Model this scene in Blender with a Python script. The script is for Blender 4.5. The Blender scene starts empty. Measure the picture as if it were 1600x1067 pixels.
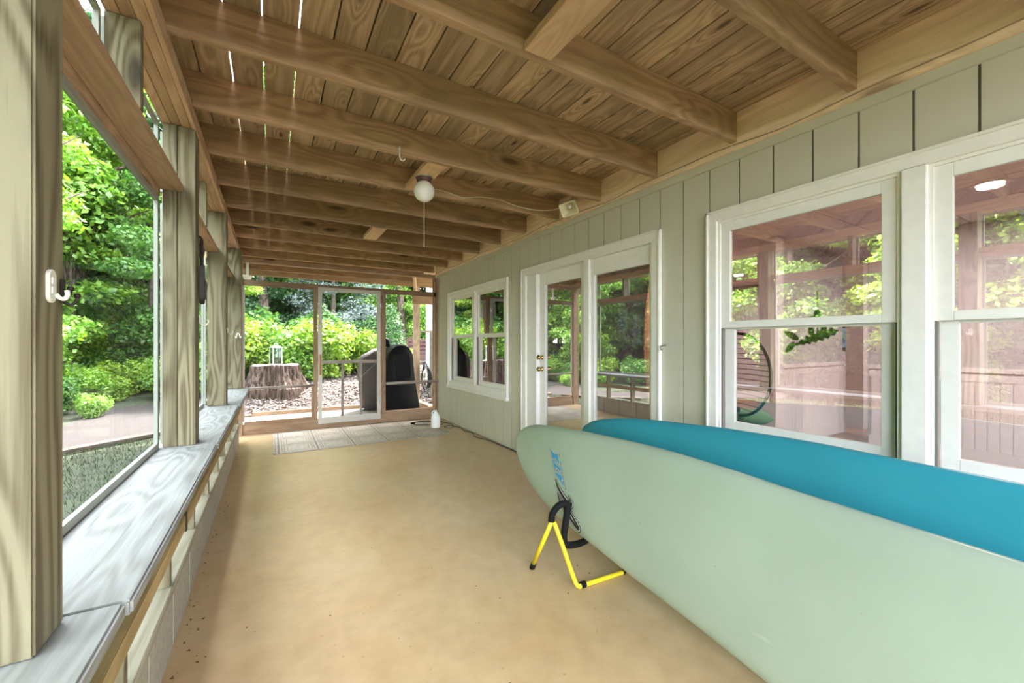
import bpy, bmesh, math, random
import numpy as np
from mathutils import Vector, Matrix
random.seed(7); rng = np.random.default_rng(7)
C = bpy.context.scene.collection
PI = math.pi
# ------------------------------------------------------------------ camera, sky, sun, exposure
cd = bpy.data.cameras.new('camera'); cam = bpy.data.objects.new('camera', cd); C.objects.link(cam)
cd.sensor_width = 36; cd.lens = 36 * 640 / 1600; cd.shift_y = 3.5 / 1600; cd.clip_start = .02
cam.location = (0, 0, 1.30); cam.rotation_euler = (PI / 2, 0, -math.atan(375 / 640))
bpy.context.scene.camera = cam
W = bpy.data.worlds.new('world'); bpy.context.scene.world = W; W.use_nodes = True
wn = W.node_tree; bg = wn.nodes['Background']
sky = wn.nodes.new('ShaderNodeTexSky'); sky.sky_type = 'NISHITA'; sky.sun_disc = False
sky.sun_elevation = math.radians(48); sky.sun_rotation = math.radians(40); sky.air_density = 1.0; sky.dust_density = 3.0
mixw = wn.nodes.new('ShaderNodeMixRGB'); mixw.inputs[0].default_value = .55
mixw.inputs[2].default_value = (7.2, 7.4, 7.6, 1)
wn.links.new(sky.outputs[0], mixw.inputs[1]); wn.links.new(mixw.outputs[0], bg.inputs[0])
bg.inputs[1].default_value = 0.42
sl = bpy.data.lights.new('sun', 'SUN'); sl.energy = 3.6; sl.angle = math.radians(1.2); sl.color = (1, .95, .86)
sun = bpy.data.objects.new('sun', sl); C.objects.link(sun)
SD = Vector((.50, .60, 1.0)).normalized()
sun.rotation_euler = SD.to_track_quat('Z', 'Y').to_euler(); sun.location = (6, 6, 12)
vs = bpy.context.scene.view_settings
vs.view_transform = 'Standard'; vs.look = 'None'; vs.gamma = 1; vs.exposure = 2.9; vs.use_curve_mapping = False
cy = bpy.context.scene.cycles
cy.max_bounces = 10; cy.diffuse_bounces = 6; cy.glossy_bounces = 5; cy.transparent_max_bounces = 24; cy.transmission_bounces = 6
cy.sample_clamp_indirect = 8; cy.caustics_reflective = False; cy.caustics_refractive = False
try: cy.use_denoising = True
except Exception: pass

# ------------------------------------------------------------------ helpers
class MB:
    def __init__(s): s.v = []; s.f = []
    def add(s, v, f):
        n = len(s.v); s.v += [tuple(p) for p in v]; s.f += [tuple(i + n for i in q) for q in f]; return s
    def box(s, x0, x1, y0, y1, z0, z1):
        return s.add([(x, y, z) for x in (x0, x1) for y in (y0, y1) for z in (z0, z1)],
                     [(0, 1, 3, 2), (4, 6, 7, 5), (0, 4, 5, 1), (2, 3, 7, 6), (0, 2, 6, 4), (1, 5, 7, 3)])
    def prism(s, pts, ax, a0, a1):
        # polygon pts in the two other axes, extruded along ax
        def P(p, a):
            return {'x': (a, p[0], p[1]), 'y': (p[0], a, p[1]), 'z': (p[0], p[1], a)}[ax]
        n = len(pts)
        return s.add([P(p, a0) for p in pts] + [P(p, a1) for p in pts],
                     [tuple(range(n))[::-1], tuple(range(n, 2 * n))] + [(i, (i + 1) % n, n + (i + 1) % n, n + i) for i in range(n)])
    def tube(s, pts, r, n=8, cap=True):
        pts = [Vector(p) for p in pts]; m = len(pts)
        rr = r if isinstance(r, (list, tuple)) else [r] * m
        V = []; F = []; up = None
        for i, p in enumerate(pts):
            d = (pts[min(i + 1, m - 1)] - pts[max(i - 1, 0)]).normalized()
            if up is None: up = d.orthogonal().normalized()
            up = (up - d * up.dot(d))
            up = up.normalized() if up.length > 1e-6 else d.orthogonal().normalized()
            b = d.cross(up)
            for k in range(n):
                a = 2 * PI * k / n; V.append(p + (up * math.cos(a) + b * math.sin(a)) * rr[i])
        for i in range(m - 1):
            for k in range(n):
                F.append((i * n + k, i * n + (k + 1) % n, (i + 1) * n + (k + 1) % n, (i + 1) * n + k))
        if cap: F += [tuple(range(n))[::-1], tuple(range((m - 1) * n, m * n))]
        return s.add(V, F)
    def lathe(s, prof, c=(0, 0, 0), n=24, M=None):
        V = []; F = []; m = len(prof)
        for r, z in prof:
            for k in range(n):
                a = 2 * PI * k / n; p = Vector((r * math.cos(a), r * math.sin(a), z))
                if M: p = M @ p
                V.append(p + Vector(c))
        for i in range(m - 1):
            for k in range(n):
                F.append((i * n + k, i * n + (k + 1) % n, (i + 1) * n + (k + 1) % n, (i + 1) * n + k))
        return s.add(V, F)
    def build(s, name, mat, parent=None, smooth=False, bev=0, kind=None):
        me = bpy.data.meshes.new(name); me.from_pydata(s.v, [], s.f); 
        bm = bmesh.new(); bm.from_mesh(me)
        bmesh.ops.recalc_face_normals(bm, faces=bm.faces)
        if bev: bmesh.ops.bevel(bm, geom=list(bm.edges), offset=bev, segments=2, affect='EDGES', clamp_overlap=True)
        bm.to_mesh(me); bm.free()
        if smooth: me.polygons.foreach_set('use_smooth', [True] * len(me.polygons))
        me.materials.append(mat)
        o = bpy.data.objects.new(name, me); C.objects.link(o)
        if parent: o.parent = parent
        if kind: o['kind'] = kind
        return o
def box(name, x0, x1, y0, y1, z0, z1, mat, parent=None, bev=0, kind=None):
    return MB().box(x0, x1, y0, y1, z0, z1).build(name, mat, parent, bev=bev, kind=kind)
def smooth_path(pts, n=8):
    P = [Vector(p) for p in pts]; out = []
    for i in range(len(P) - 1):
        p0 = P[max(i - 1, 0)]; p1 = P[i]; p2 = P[i + 1]; p3 = P[min(i + 2, len(P) - 1)]
        for k in range(n):
            t = k / n
            out.append(.5 * ((2 * p1) + (p2 - p0) * t + (2 * p0 - 5 * p1 + 4 * p2 - p3) * t * t + (3 * p1 - p0 - 3 * p2 + p3) * t ** 3))
    return out + [P[-1]]
def thing(name, label, cat, loc=(0, 0, 0), group=None):
    # Empty at the thing's base; parts are modelled in world space and keep their place
    o = bpy.data.objects.new(name, None); C.objects.link(o); o.location = loc; o['label'] = label; o['category'] = cat
    o.empty_display_size = .1
    if group: o['group'] = group
    return o
def adopt(root):
    # parts built in world space under a root that stands elsewhere
    for ch in root.children: ch.matrix_parent_inverse = Matrix.Translation(root.location).inverted()
def tag(o, label, cat, group=None):
    o['label'] = label; o['category'] = cat
    if group: o['group'] = group
    return o
def struct(name):
    o = bpy.data.objects.new(name, None); C.objects.link(o); o['kind'] = 'structure'; o.empty_display_size = .1; return o

# ------------------------------------------------------------------ materials
def nt(name):
    m = bpy.data.materials.new(name); m.use_nodes = True; t = m.node_tree; b = t.nodes['Principled BSDF']
    return m, t, b
def L(t, a, b): t.links.new(a, b)
def flat(name, col, rough=.6, metal=0, spec=.5, noise=0, nscale=8, bump=0, coat=0):
    m, t, b = nt(name); b.inputs['Base Color'].default_value = (*col, 1); b.inputs['Roughness'].default_value = rough
    b.inputs['Metallic'].default_value = metal; b.inputs['Specular IOR Level'].default_value = spec
    if coat: b.inputs['Coat Weight'].default_value = coat
    if noise or bump:
        tc = t.nodes.new('ShaderNodeTexCoord'); n = t.nodes.new('ShaderNodeTexNoise'); n.inputs['Scale'].default_value = nscale; n.inputs['Detail'].default_value = 5
        L(t, tc.outputs['Object'], n.inputs['Vector'])
    if noise:
        r = t.nodes.new('ShaderNodeValToRGB'); r.color_ramp.elements[0].position = .3; r.color_ramp.elements[1].position = .7
        r.color_ramp.elements[0].color = (*[c * (1 - noise) for c in col], 1); r.color_ramp.elements[1].color = (*[min(1, c * (1 + noise)) for c in col], 1)
        L(t, n.outputs['Fac'], r.inputs[0]); L(t, r.outputs[0], b.inputs['Base Color'])
    if bump:
        bp = t.nodes.new('ShaderNodeBump'); bp.inputs['Strength'].default_value = bump; bp.inputs['Distance'].default_value = .01
        L(t, n.outputs['Fac'], bp.inputs['Height']); L(t, bp.outputs[0], b.inputs['Normal'])
    return m
def wood(name, light, dark, ax='y', ring=5, knots=.7, rough=.75, vary=.18, stain=None, streak=.5, kscale=5.0):
    m, t, b = nt(name); N = t.nodes.new
    def mth(op, a, bb=None, c=None):
        n = N('ShaderNodeMath'); n.operation = op
        for k, v in enumerate((a, bb, c)):
            if v is None: continue
            if isinstance(v, (int, float)): n.inputs[k].default_value = v
            else: L(t, v, n.inputs[k])
        return n.outputs[0]
    tc = N('ShaderNodeTexCoord'); oi = N('ShaderNodeObjectInfo'); sp = N('ShaderNodeSeparateXYZ'); L(t, tc.outputs['Object'], sp.inputs[0])
    o = {'x': (0, 1, 2), 'y': (1, 0, 2), 'z': (2, 0, 1)}[ax]; rnd = oi.outputs['Random']
    al = mth('MULTIPLY_ADD', rnd, 61.7, sp.outputs[o[0]]); ac = mth('MULTIPLY_ADD', rnd, 23.3, mth('ADD', sp.outputs[o[1]], sp.outputs[o[2]]))
    def vec(sa, sc, off=0):
        c = N('ShaderNodeCombineXYZ'); L(t, mth('MULTIPLY', al, sa), c.inputs[0]); L(t, mth('MULTIPLY', ac, sc), c.inputs[1]); c.inputs[2].default_value = off; return c.outputs[0]
    def noise(v, d=3, dist=0):
        n = N('ShaderNodeTexNoise'); n.inputs['Scale'].default_value = 1; n.inputs['Detail'].default_value = d; n.inputs['Distortion'].default_value = dist; L(t, v, n.inputs['Vector']); return n.outputs['Fac']
    def ramp(v, p0, c0, p1, c1):
        r = N('ShaderNodeValToRGB'); e = r.color_ramp.elements; e[0].position = p0; e[0].color = (*c0, 1); e[1].position = p1; e[1].color = (*c1, 1); L(t, v, r.inputs[0]); return r.outputs[0]
    def mix(f, a, bcol, mode='MIX'):
        x = N('ShaderNodeMixRGB'); x.blend_type = mode
        if isinstance(f, float): x.inputs[0].default_value = f
        else: L(t, f, x.inputs[0])
        L(t, a, x.inputs[1])
        if isinstance(bcol, tuple): x.inputs[2].default_value = (*bcol, 1)
        else: L(t, bcol, x.inputs[2])
        return x.outputs[0]
    K, Z = (0, 0, 0), (1, 1, 1)
    vo = N('ShaderNodeTexVoronoi'); vo.inputs['Scale'].default_value = 1; L(t, vec(kscale * .3, kscale, 3.3), vo.inputs['Vector']); kd = vo.outputs['Distance']
    kf = N('ShaderNodeMapRange'); kf.interpolation_type = 'SMOOTHSTEP'; kf.inputs[1].default_value = 0; kf.inputs[2].default_value = .55; kf.inputs[3].default_value = 1.3; kf.inputs[4].default_value = 0; L(t, kd, kf.inputs[0])
    field = mth('ADD', mth('MULTIPLY', noise(vec(.45, 4.5, 7), 2, .3), ring), kf.outputs[0])
    rings = mth('MULTIPLY_ADD', mth('SINE', mth('MULTIPLY', field, 12.6)), .5, .5)
    grain = noise(vec(4, 130, 1), 3)
    g = mth('MULTIPLY_ADD', rings, streak, mth('MULTIPLY', grain, 1 - streak * .6))
    c = ramp(g, .15, dark, .80, light)
    c = mix(mth('MULTIPLY', ramp(noise(vec(1.1, 3, 5), 4), .42, K, .66, Z), .5), c, tuple(stain or [q * .6 for q in light]))
    c = mix(mth('MULTIPLY', ramp(noise(vec(2.2, 7, 9), 5), .56, K, .74, Z), .45), c, tuple(q * .55 for q in dark))
    c = mix(mth('MULTIPLY', ramp(kd, .07, Z, .17, K), knots), c, tuple(q * .28 for q in dark))
    hv = N('ShaderNodeHueSaturation'); mr = N('ShaderNodeMapRange'); mr.inputs[3].default_value = 1 - vary; mr.inputs[4].default_value = 1 + vary
    L(t, mth('FRACT', mth('MULTIPLY', rnd, 7.13)), mr.inputs[0]); L(t, mr.outputs[0], hv.inputs['Value']); L(t, c, hv.inputs['Color']); L(t, hv.outputs[0], b.inputs['Base Color'])
    b.inputs['Roughness'].default_value = rough; b.inputs['Specular IOR Level'].default_value = .25
    bp = N('ShaderNodeBump'); bp.inputs['Strength'].default_value = .3; bp.inputs['Distance'].default_value = .002; L(t, g, bp.inputs['Height']); L(t, bp.outputs[0], b.inputs['Normal'])
    return m
def glass(name, tint, refl, rough=0.0, haze=0.0, hazecol=(.5, .5, .55), top=1.0):
    m, t, b = nt(name); t.nodes.remove(b); N = t.nodes.new; out = [n for n in t.nodes if n.type == 'OUTPUT_MATERIAL'][0]
    tr = N('ShaderNodeBsdfTransparent'); tr.inputs[0].default_value = (*tint, 1)
    gl = N('ShaderNodeBsdfGlossy'); gl.inputs['Roughness'].default_value = rough; gl.inputs[0].default_value = (1, 1, 1, 1)
    fr = N('ShaderNodeFresnel'); fr.inputs[0].default_value = 1.5
    mr = N('ShaderNodeMapRange'); mr.inputs[1].default_value = 0; mr.inputs[2].default_value = 1; mr.inputs[3].default_value = refl; mr.inputs[4].default_value = top
    L(t, fr.outputs[0], mr.inputs[0]); mx = N('ShaderNodeMixShader'); L(t, mr.outputs[0], mx.inputs[0]); L(t, tr.outputs[0], mx.inputs[1]); L(t, gl.outputs[0], mx.inputs[2])
    last = mx
    if haze:
        df = N('ShaderNodeBsdfDiffuse'); df.inputs[0].default_value = (*hazecol, 1); m2 = N('ShaderNodeMixShader'); m2.inputs[0].default_value = haze
        L(t, mx.outputs[0], m2.inputs[1]); L(t, df.outputs[0], m2.inputs[2]); last = m2
    L(t, last.outputs[0], out.inputs[0]); return m
def emit(name, col, s):
    m, t, b = nt(name); b.inputs['Base Color'].default_value = (*col, 1); b.inputs['Emission Color'].default_value = (*col, 1); b.inputs['Emission Strength'].default_value = s; return m
def barkmat(name, c1, c2):
    m, t, b = nt(name); N = t.nodes.new; tc = N('ShaderNodeTexCoord'); q = N('ShaderNodeMapping'); q.inputs['Scale'].default_value = (22, 22, 3.5); L(t, tc.outputs['Object'], q.inputs[0])
    n = N('ShaderNodeTexNoise'); n.inputs['Scale'].default_value = 1; n.inputs['Detail'].default_value = 4; n.inputs['Distortion'].default_value = .5; L(t, q.outputs[0], n.inputs['Vector'])
    r = N('ShaderNodeValToRGB'); r.color_ramp.elements[0].position = .38; r.color_ramp.elements[1].position = .62; r.color_ramp.elements[0].color = (*c2, 1); r.color_ramp.elements[1].color = (*c1, 1)
    L(t, n.outputs['Fac'], r.inputs[0]); L(t, r.outputs[0], b.inputs['Base Color']); b.inputs['Roughness'].default_value = .95; b.inputs['Specular IOR Level'].default_value = .1
    bp = N('ShaderNodeBump'); bp.inputs['Strength'].default_value = 1; bp.inputs['Distance'].default_value = .02; L(t, n.outputs['Fac'], bp.inputs['Height']); L(t, bp.outputs[0], b.inputs['Normal']); return m
def leafmat(name, c1, c2, trans=.35, spec=.5):
    m, t, b = nt(name); N = t.nodes.new; out = [n for n in t.nodes if n.type == 'OUTPUT_MATERIAL'][0]
    tc = N('ShaderNodeTexCoord'); n = N('ShaderNodeTexNoise'); n.inputs['Scale'].default_value = 3.3; n.inputs['Detail'].default_value = 4
    L(t, tc.outputs['Object'], n.inputs['Vector']); r = N('ShaderNodeValToRGB'); r.color_ramp.elements[0].position = .38; r.color_ramp.elements[1].position = .64
    r.color_ramp.elements[0].color = (*c1, 1); r.color_ramp.elements[1].color = (*c2, 1); L(t, n.outputs['Fac'], r.inputs[0]); L(t, r.outputs[0], b.inputs['Base Color'])
    b.inputs['Roughness'].default_value = .42; b.inputs['Specular IOR Level'].default_value = spec
    tl = N('ShaderNodeBsdfTranslucent'); hv = N('ShaderNodeHueSaturation'); hv.inputs['Value'].default_value = 1.5; hv.inputs['Saturation'].default_value = 1.1
    L(t, r.outputs[0], hv.inputs['Color']); L(t, hv.outputs[0], tl.inputs[0])
    mx = N('ShaderNodeMixShader'); mx.inputs[0].default_value = trans; L(t, b.outputs[0], mx.inputs[1]); L(t, tl.outputs[0], mx.inputs[2]); L(t, mx.outputs[0], out.inputs[0])
    return m
M = {}
M['joist'] = wood('joist wood', (.50, .325, .19), (.26, .155, .085), 'x', 5, .85, stain=(.26, .19, .10), streak=.35)
M['plank'] = wood('deck plank wood', (.58, .41, .25), (.26, .165, .095), 'y', 4, .85, vary=.26, stain=(.32, .25, .13), streak=.35, kscale=8.5)
M['ledger'] = wood('ledger wood', (.84, .64, .47), (.58, .40, .26), 'y', 4, .7, stain=(.6, .46, .33), streak=.3)
M['beam'] = wood('beam wood', (.56, .37, .24), (.34, .21, .12), 'y', 5, .7, stain=(.45, .32, .2), streak=.3)
M['fresh_y'] = wood('fresh pine', (.80, .54, .33), (.60, .37, .2), 'y', 4, .5, streak=.3)
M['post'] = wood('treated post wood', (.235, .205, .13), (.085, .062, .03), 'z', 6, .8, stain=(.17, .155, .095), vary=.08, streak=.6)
M['sill'] = wood('weathered sill wood', (.31, .32, .305), (.15, .147, .135), 'y', 4, .3, stain=(.28, .28, .255), vary=.04, streak=.35)
M['plate'] = wood('pale plate wood', (.42, .39, .30), (.24, .21, .14), 'y', 5, .3, vary=.06, streak=.4)
M['rail'] = wood('yellow rail wood', (.42, .31, .15), (.26, .17, .075), 'y', 3, .3, streak=.3)
M['frame_x'] = wood('brown frame wood', (.36, .235, .15), (.2, .12, .07), 'x', 4, .6, stain=(.32, .21, .14), streak=.3)
M['frame_z'] = wood('brown frame wood upright', (.36, .235, .15), (.2, .12, .07), 'z', 4, .6, stain=(.32, .21, .14), streak=.3)
M['grey_rail'] = wood('grey rail wood', (.34, .29, .26), (.2, .16, .14), 'x', 4, .3, streak=.3)
M['deck'] = wood('bleached deck wood', (.30, .27, .22), (.19, .16, .13), 'x', 5, .3, streak=.3)
M['white'] = flat('white trim paint', (.80, .775, .745), .45, noise=.03, nscale=20)
M['door_white'] = flat('screen door paint', (.50, .46, .41), .5, noise=.06, nscale=12)
M['stop'] = flat('grey green screen stop', (.30, .31, .27), .6)
M['track'] = flat('dark jamb track', (.16, .15, .14), .6)
M['screen'] = glass('screen film', (.97, .97, .97), .0, .0, .02, (.25, .25, .27), .0)
M['vinyl'] = glass('clear vinyl film', (.97, .98, .98), .0, .0, .002, (.5, .52, .55), .05)
M['window'] = glass('window glass', (.88, .86, .88), .38)
M['door_glass'] = glass('door glass', (.9, .86, .86), .60, 0, .07, (.75, .66, .64))  # pinkish white haze mixed in to imitate a pale reflection
M['black'] = flat('black rubber', (.005, .005, .006), .8, spec=.2)
M['yellow'] = flat('yellow paint', (.75, .58, .02), .35)
M['brass'] = flat('brass', (.5, .36, .13), .25, metal=1)
M['iron'] = flat('dark iron', (.03, .022, .018), .5, metal=.6)
M['offwhite'] = flat('off white plastic', (.72, .70, .62), .4)
M['cream'] = flat('cream plastic', (.72, .66, .46), .45)
M['steel'] = flat('zinc steel', (.35, .35, .36), .4, metal=1)
M['bark'] = barkmat('tree bark', (.17, .125, .10), (.035, .024, .018))
M['darkbark'] = flat('dark tree bark', (.09, .07, .055), .9, noise=.4, nscale=9, bump=1)

# siding paint with rough-sawn relief
def siding():
    m, t, b = nt('sage siding paint'); N = t.nodes.new
    tc = N('ShaderNodeTexCoord'); q = N('ShaderNodeMapping'); q.inputs['Scale'].default_value = (60, 60, 5); L(t, tc.outputs['Object'], q.inputs[0])
    n = N('ShaderNodeTexNoise'); n.inputs['Scale'].default_value = 1; n.inputs['Detail'].default_value = 5; n.inputs['Distortion'].default_value = .8; L(t, q.outputs[0], n.inputs['Vector'])
    b.inputs['Base Color'].default_value = (.56, .53, .435, 1); b.inputs['Roughness'].default_value = .55
    bp = N('ShaderNodeBump'); bp.inputs['Strength'].default_value = .35; bp.inputs['Distance'].default_value = .003
    L(t, n.outputs['Fac'], bp.inputs['Height']); L(t, bp.outputs[0], b.inputs['Normal']); return m
M['siding'] = siding()
def concrete():
    m, t, b = nt('stained concrete'); N = t.nodes.new; tc = N('ShaderNodeTexCoord')
    def ns(s, d=6, r=.6):
        n = N('ShaderNodeTexNoise'); n.inputs['Scale'].default_value = s; n.inputs['Detail'].default_value = d; n.inputs['Roughness'].default_value = r; L(t, tc.outputs['Object'], n.inputs['Vector']); return n
    n1 = ns(1.1); n2 = ns(9); n3 = ns(60, 3)
    r = N('ShaderNodeValToRGB'); e = r.color_ramp.elements; e[0].position = .3; e[0].color = (.52, .34, .175, 1); e[1].position = .7; e[1].color = (.60, .455, .28, 1)
    k = e.new(.5); k.color = (.56, .40, .225, 1); L(t, n1.outputs['Fac'], r.inputs[0])
    r2 = N('ShaderNodeValToRGB'); r2.color_ramp.elements[0].position = .33; r2.color_ramp.elements[0].color = (.92, .91, .90, 1); r2.color_ramp.elements[1].position = .62; r2.color_ramp.elements[1].color = (1.05, 1.05, 1.05, 1); L(t, n2.outputs['Fac'], r2.inputs[0])
    mx = N('ShaderNodeMixRGB'); mx.blend_type = 'MULTIPLY'; mx.inputs[0].default_value = 1; L(t, r.outputs[0], mx.inputs[1]); L(t, r2.outputs[0], mx.inputs[2])
    # small dark specks
    vo = N('ShaderNodeTexVoronoi'); vo.inputs['Scale'].default_value = 13; L(t, tc.outputs['Object'], vo.inputs['Vector'])
    r3 = N('ShaderNodeValToRGB'); r3.color_ramp.elements[0].position = .03; r3.color_ramp.elements[0].color = (.45, .38, .3, 1); r3.color_ramp.elements[1].position = .09; r3.color_ramp.elements[1].color = (1, 1, 1, 1); L(t, vo.outputs['Distance'], r3.inputs[0])
    m3 = N('ShaderNodeMixRGB'); m3.blend_type = 'MULTIPLY'; m3.inputs[0].default_value = .5; L(t, mx.outputs[0], m3.inputs[1]); L(t, r3.outputs[0], m3.inputs[2])
    L(t, m3.outputs[0], b.inputs['Base Color']); b.inputs['Roughness'].default_value = .34; b.inputs['Specular IOR Level'].default_value = .5
    bp = N('ShaderNodeBump'); bp.inputs['Strength'].default_value = .12; bp.inputs['Distance'].default_value = .004; L(t, n3.outputs['Fac'], bp.inputs['Height']); L(t, bp.outputs[0], b.inputs['Normal'])
    return m
M['concrete'] = concrete()
M['block'] = flat('concrete block', (.36, .34, .28), .9, noise=.12, nscale=40, bump=.4)
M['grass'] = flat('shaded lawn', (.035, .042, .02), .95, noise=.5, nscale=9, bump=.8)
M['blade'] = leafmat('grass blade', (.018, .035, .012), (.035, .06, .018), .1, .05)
M['path'] = flat('path gravel', (.036, .028, .027), .95, noise=.25, nscale=26, bump=.6)
M['mulch'] = flat('mulch bed', (.07, .05, .042), .95, noise=.5, nscale=30, bump=1)
M['chip1'] = flat('pale wood chip', (.42, .35, .31), .9)
M['chip2'] = flat('dark wood chip', (.12, .07, .05), .9)
LEAF = [leafmat('bright leaf', (.08, .19, .025), (.26, .42, .06)), leafmat('mid leaf', (.05, .14, .03), (.14, .27, .05)),
        leafmat('dark leaf', (.02, .06, .022), (.06, .13, .04)), leafmat('silver leaf', (.10, .15, .11), (.36, .42, .40), .2),
        leafmat('yellow green leaf', (.11, .22, .025), (.34, .46, .06)), leafmat('conifer leaf', (.035, .10, .03), (.08, .19, .04), .15)]

# ------------------------------------------------------------------ floor
fl = MB().box(-.45, 2.56, -2.2, 6.97, -.12, 0).build('floor', M['concrete'], kind='structure')
XW = 2.54; ZJ = 2.56; ZP = 2.744
# ------------------------------------------------------------------ ceiling: planks, joists, beam, ledger
ceil = struct('ceiling')
x = -.62; k = 0
while x < XW + .02:
    y = -2.2 + random.random() * 1.0; y0 = -2.2
    gap = .006 if -.25 < x < .12 else .0065
    cuts = [-2.2] + ([random.choice([.885, 1.495, 2.105, 3.325, 3.935, 4.545])] if k % 3 == 1 else []) + [8.55]
    for a, b_ in zip(cuts, cuts[1:]):
        box('plank', x + gap / 2, x + .1455 - gap / 2, a + .001, b_ - .001, ZP, ZP + .026, M['plank'], ceil, bev=.0015)
    x += .1455; k += 1
box('gap_light_blocker', .13, XW + .06, -2.2, 8.5, ZP + .0265, ZP + .04, flat('dark light blocker', (.03, .025, .02), .9), ceil)  # unseen dark sheet added over the planks so no sky shows through gaps
box('gap_light_blocker', -.62, -.26, -2.2, 8.5, ZP + .0265, ZP + .04, flat('dark light blocker', (.03, .025, .02), .9), ceil)  # matching added sheet blocks the sky over the outermost planks
JY = [.885 + .61 * i for i in range(-5, 13)]
for y in JY:
    rear = y > 6.95
    box('joist', -.50, 2.50, y, y + .038, ZJ, ZP - .001, M['joist'], ceil, bev=.002)
for a, b_ in zip(JY, JY[1:]):
    box('rim_board', -.54, -.502, a + .02, b_ + .02, ZJ, ZP - .001, M['joist'], ceil)
MB().box(2.502, 2.539, -2.2, 6.97, 2.515, ZP - .001).build('ledger_board', M['ledger'], ceil)
for (x0, w, z) in ((-.43, .043, 2.50), (-.475, .043, 2.503), (-.52, .043, 2.50)):
    for (a, b_) in ((-2.2, 2.9), (2.903, 6.97)):
        box('beam_ply', x0, x0 + w, a, b_, z, ZJ - .001, M['beam'], ceil, bev=.002)
box('inner_beam_board', -.385, -.366, -2.2, 6.97, 2.495, ZJ + .02, M['beam'], ceil, bev=.002)
# flat blocking boards of pale pine
for (x0, x1, j) in ((.935, 1.075, 0), (.935, 1.075, 3), (.945, 1.095, 6)):
    ya = JY[5 + j] + .039; yb = JY[6 + j] - .001
    if j == 0: ya = JY[5] + .039
    box('blocking_board', x0, x1, ya, yb, ZJ + .002, ZJ + .04, M['fresh_y'], ceil, bev=.002)
# outer end of the deck above, beyond the far wall, widened to block sun
box('plank', 2.60, 4.0, 7.05, 8.55, ZP, ZP + .026, M['plank'], ceil)  # unseen extra roof piece, added to keep sun off the porch floor
box('rim_joist', -.54, 4.0, 8.46, 8.50, 2.50, ZP, M['joist'], ceil)
box('rim_joist', -.54, 4.0, 8.51, 8.55, 2.53, ZP, M['joist'], ceil)
MB().tube([(2.56, 8.30, 2.40), (2.3, 7.62, 2.74)], .035, 8).build('knee_brace', M['fresh_y'], ceil, smooth=True)

# ------------------------------------------------------------------ right wall
wr = struct('wall_right')
OPEN = [(4.48, 6.33, .66, 2.08), (2.16, 4.02, .0, 2.10), (-.30, 1.65, .70, 2.11)]
def slabs(y0, y1, z0, z1, opens):
    # boxes of the rectangle minus the openings
    ys = sorted({y0, y1, *[v for o in opens for v in o[:2] if y0 < v < y1]}); out = []
    for a, b_ in zip(ys, ys[1:]):
        zz = [(z0, z1)]
        for o in opens:
            if o[0] < (a + b_) / 2 < o[1]:
                nz = []
                for p, q in zz:
                    if o[2] > p: nz.append((p, min(q, o[2])))
                    if o[3] < q: nz.append((max(p, o[3]), q))
                zz = [w_ for w_ in nz if w_[1] - w_[0] > .005]
        out += [(a, b_, p, q) for p, q in zz]
    return out
mb = MB()
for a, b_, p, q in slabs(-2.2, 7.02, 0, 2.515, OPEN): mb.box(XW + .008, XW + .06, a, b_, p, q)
mb.build('sheathing', flat('dark groove backing', (.14, .13, .10), .8), wr)  # darker than the siding, for contrast in the grooves
g = .081 - .2032 * 11
while g < 7.0:
    a, b_ = g + .005, min(g + .1982, 7.02)
    if b_ > -2.2:
        mb = MB()
        for s_ in slabs(max(a, -2.2), b_, .01, 2.47, OPEN): mb.box(XW, XW + .009, *s_)
        mb.build('siding_panel', M['siding'], wr)
    g += .2032
box('frieze_board', XW - .019, XW + .001, -2.2, 6.93, 2.462, 2.514, M['siding'], wr, bev=.002)

def ring(mb, x0, x1, y0, y1, z0, z1, w, wt=None, wb=None):
    wt = w if wt is None else wt; wb = w if wb is None else wb
    mb.box(x0, x1, y0, y0 + w, z0, z1); mb.box(x0, x1, y1 - w, y1, z0, z1)
    mb.box(x0, x1, y0 + w, y1 - w, z1 - wt, z1); mb.box(x0, x1, y0 + w, y1 - w, z0, z0 + wb); return mb
def double_hung(win, y0, y1, z0, z1, zm, sw):
    # one unit: jamb, upper sash (front), lower sash (set back), panes
    ring(MB(), XW - .005, XW + .075, y0, y1, z0, z1, .018).build('jamb', M['white'], win)
    u = ring(MB(), XW + .004, XW + .032, y0 + .018, y1 - .018, zm, z1 - .018, sw, sw, .042).build('upper_sash', M['white'], win, bev=.002)
    box('pane', XW + .016, XW + .020, y0 + .018 + sw - .004, y1 - .018 - sw + .004, zm + .038, z1 - .018 - sw + .004, M['window'], u)
    l = ring(MB(), XW + .036, XW + .064, y0 + .030, y1 - .030, z0 + .018, zm + .03, sw, .042, sw + .01).build('lower_sash', M['white'], win, bev=.002)
    box('pane', XW + .048, XW + .052, y0 + .03 + sw - .004, y1 - .03 - sw + .004, z0 + .024 + sw, zm - .008, M['window'], l)
    mb = MB(); mb.box(XW + .006, XW + .034, y0 + .0185, y0 + .029, z0 + .02, zm - .002); mb.box(XW + .006, XW + .034, y1 - .029, y1 - .0185, z0 + .02, zm - .002)
    mb.build('track', M['track'], win)
def casing(par, y0, y1, z0, z1, w, bottom=True):
    mb = ring(MB(), XW - .022, XW - .001, y0, y1, z0, z1, w, w, w if bottom else .0001)
    mb.build('casing', M['white'], par, bev=.003)
    mb = MB(); e = .014   # back band
    mb.box(XW - .032, XW - .0225, y0, y0 + e, z0, z1); mb.box(XW - .032, XW - .0225, y1 - e, y1, z0, z1); mb.box(XW - .032, XW - .0225, y0, y1, z1 - e, z1)
    mb.build('back_band', M['white'], par, bev=.002)
w1 = struct('window_1')
casing(w1, 4.414, 6.395, .62, 2.135, .07)
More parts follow.
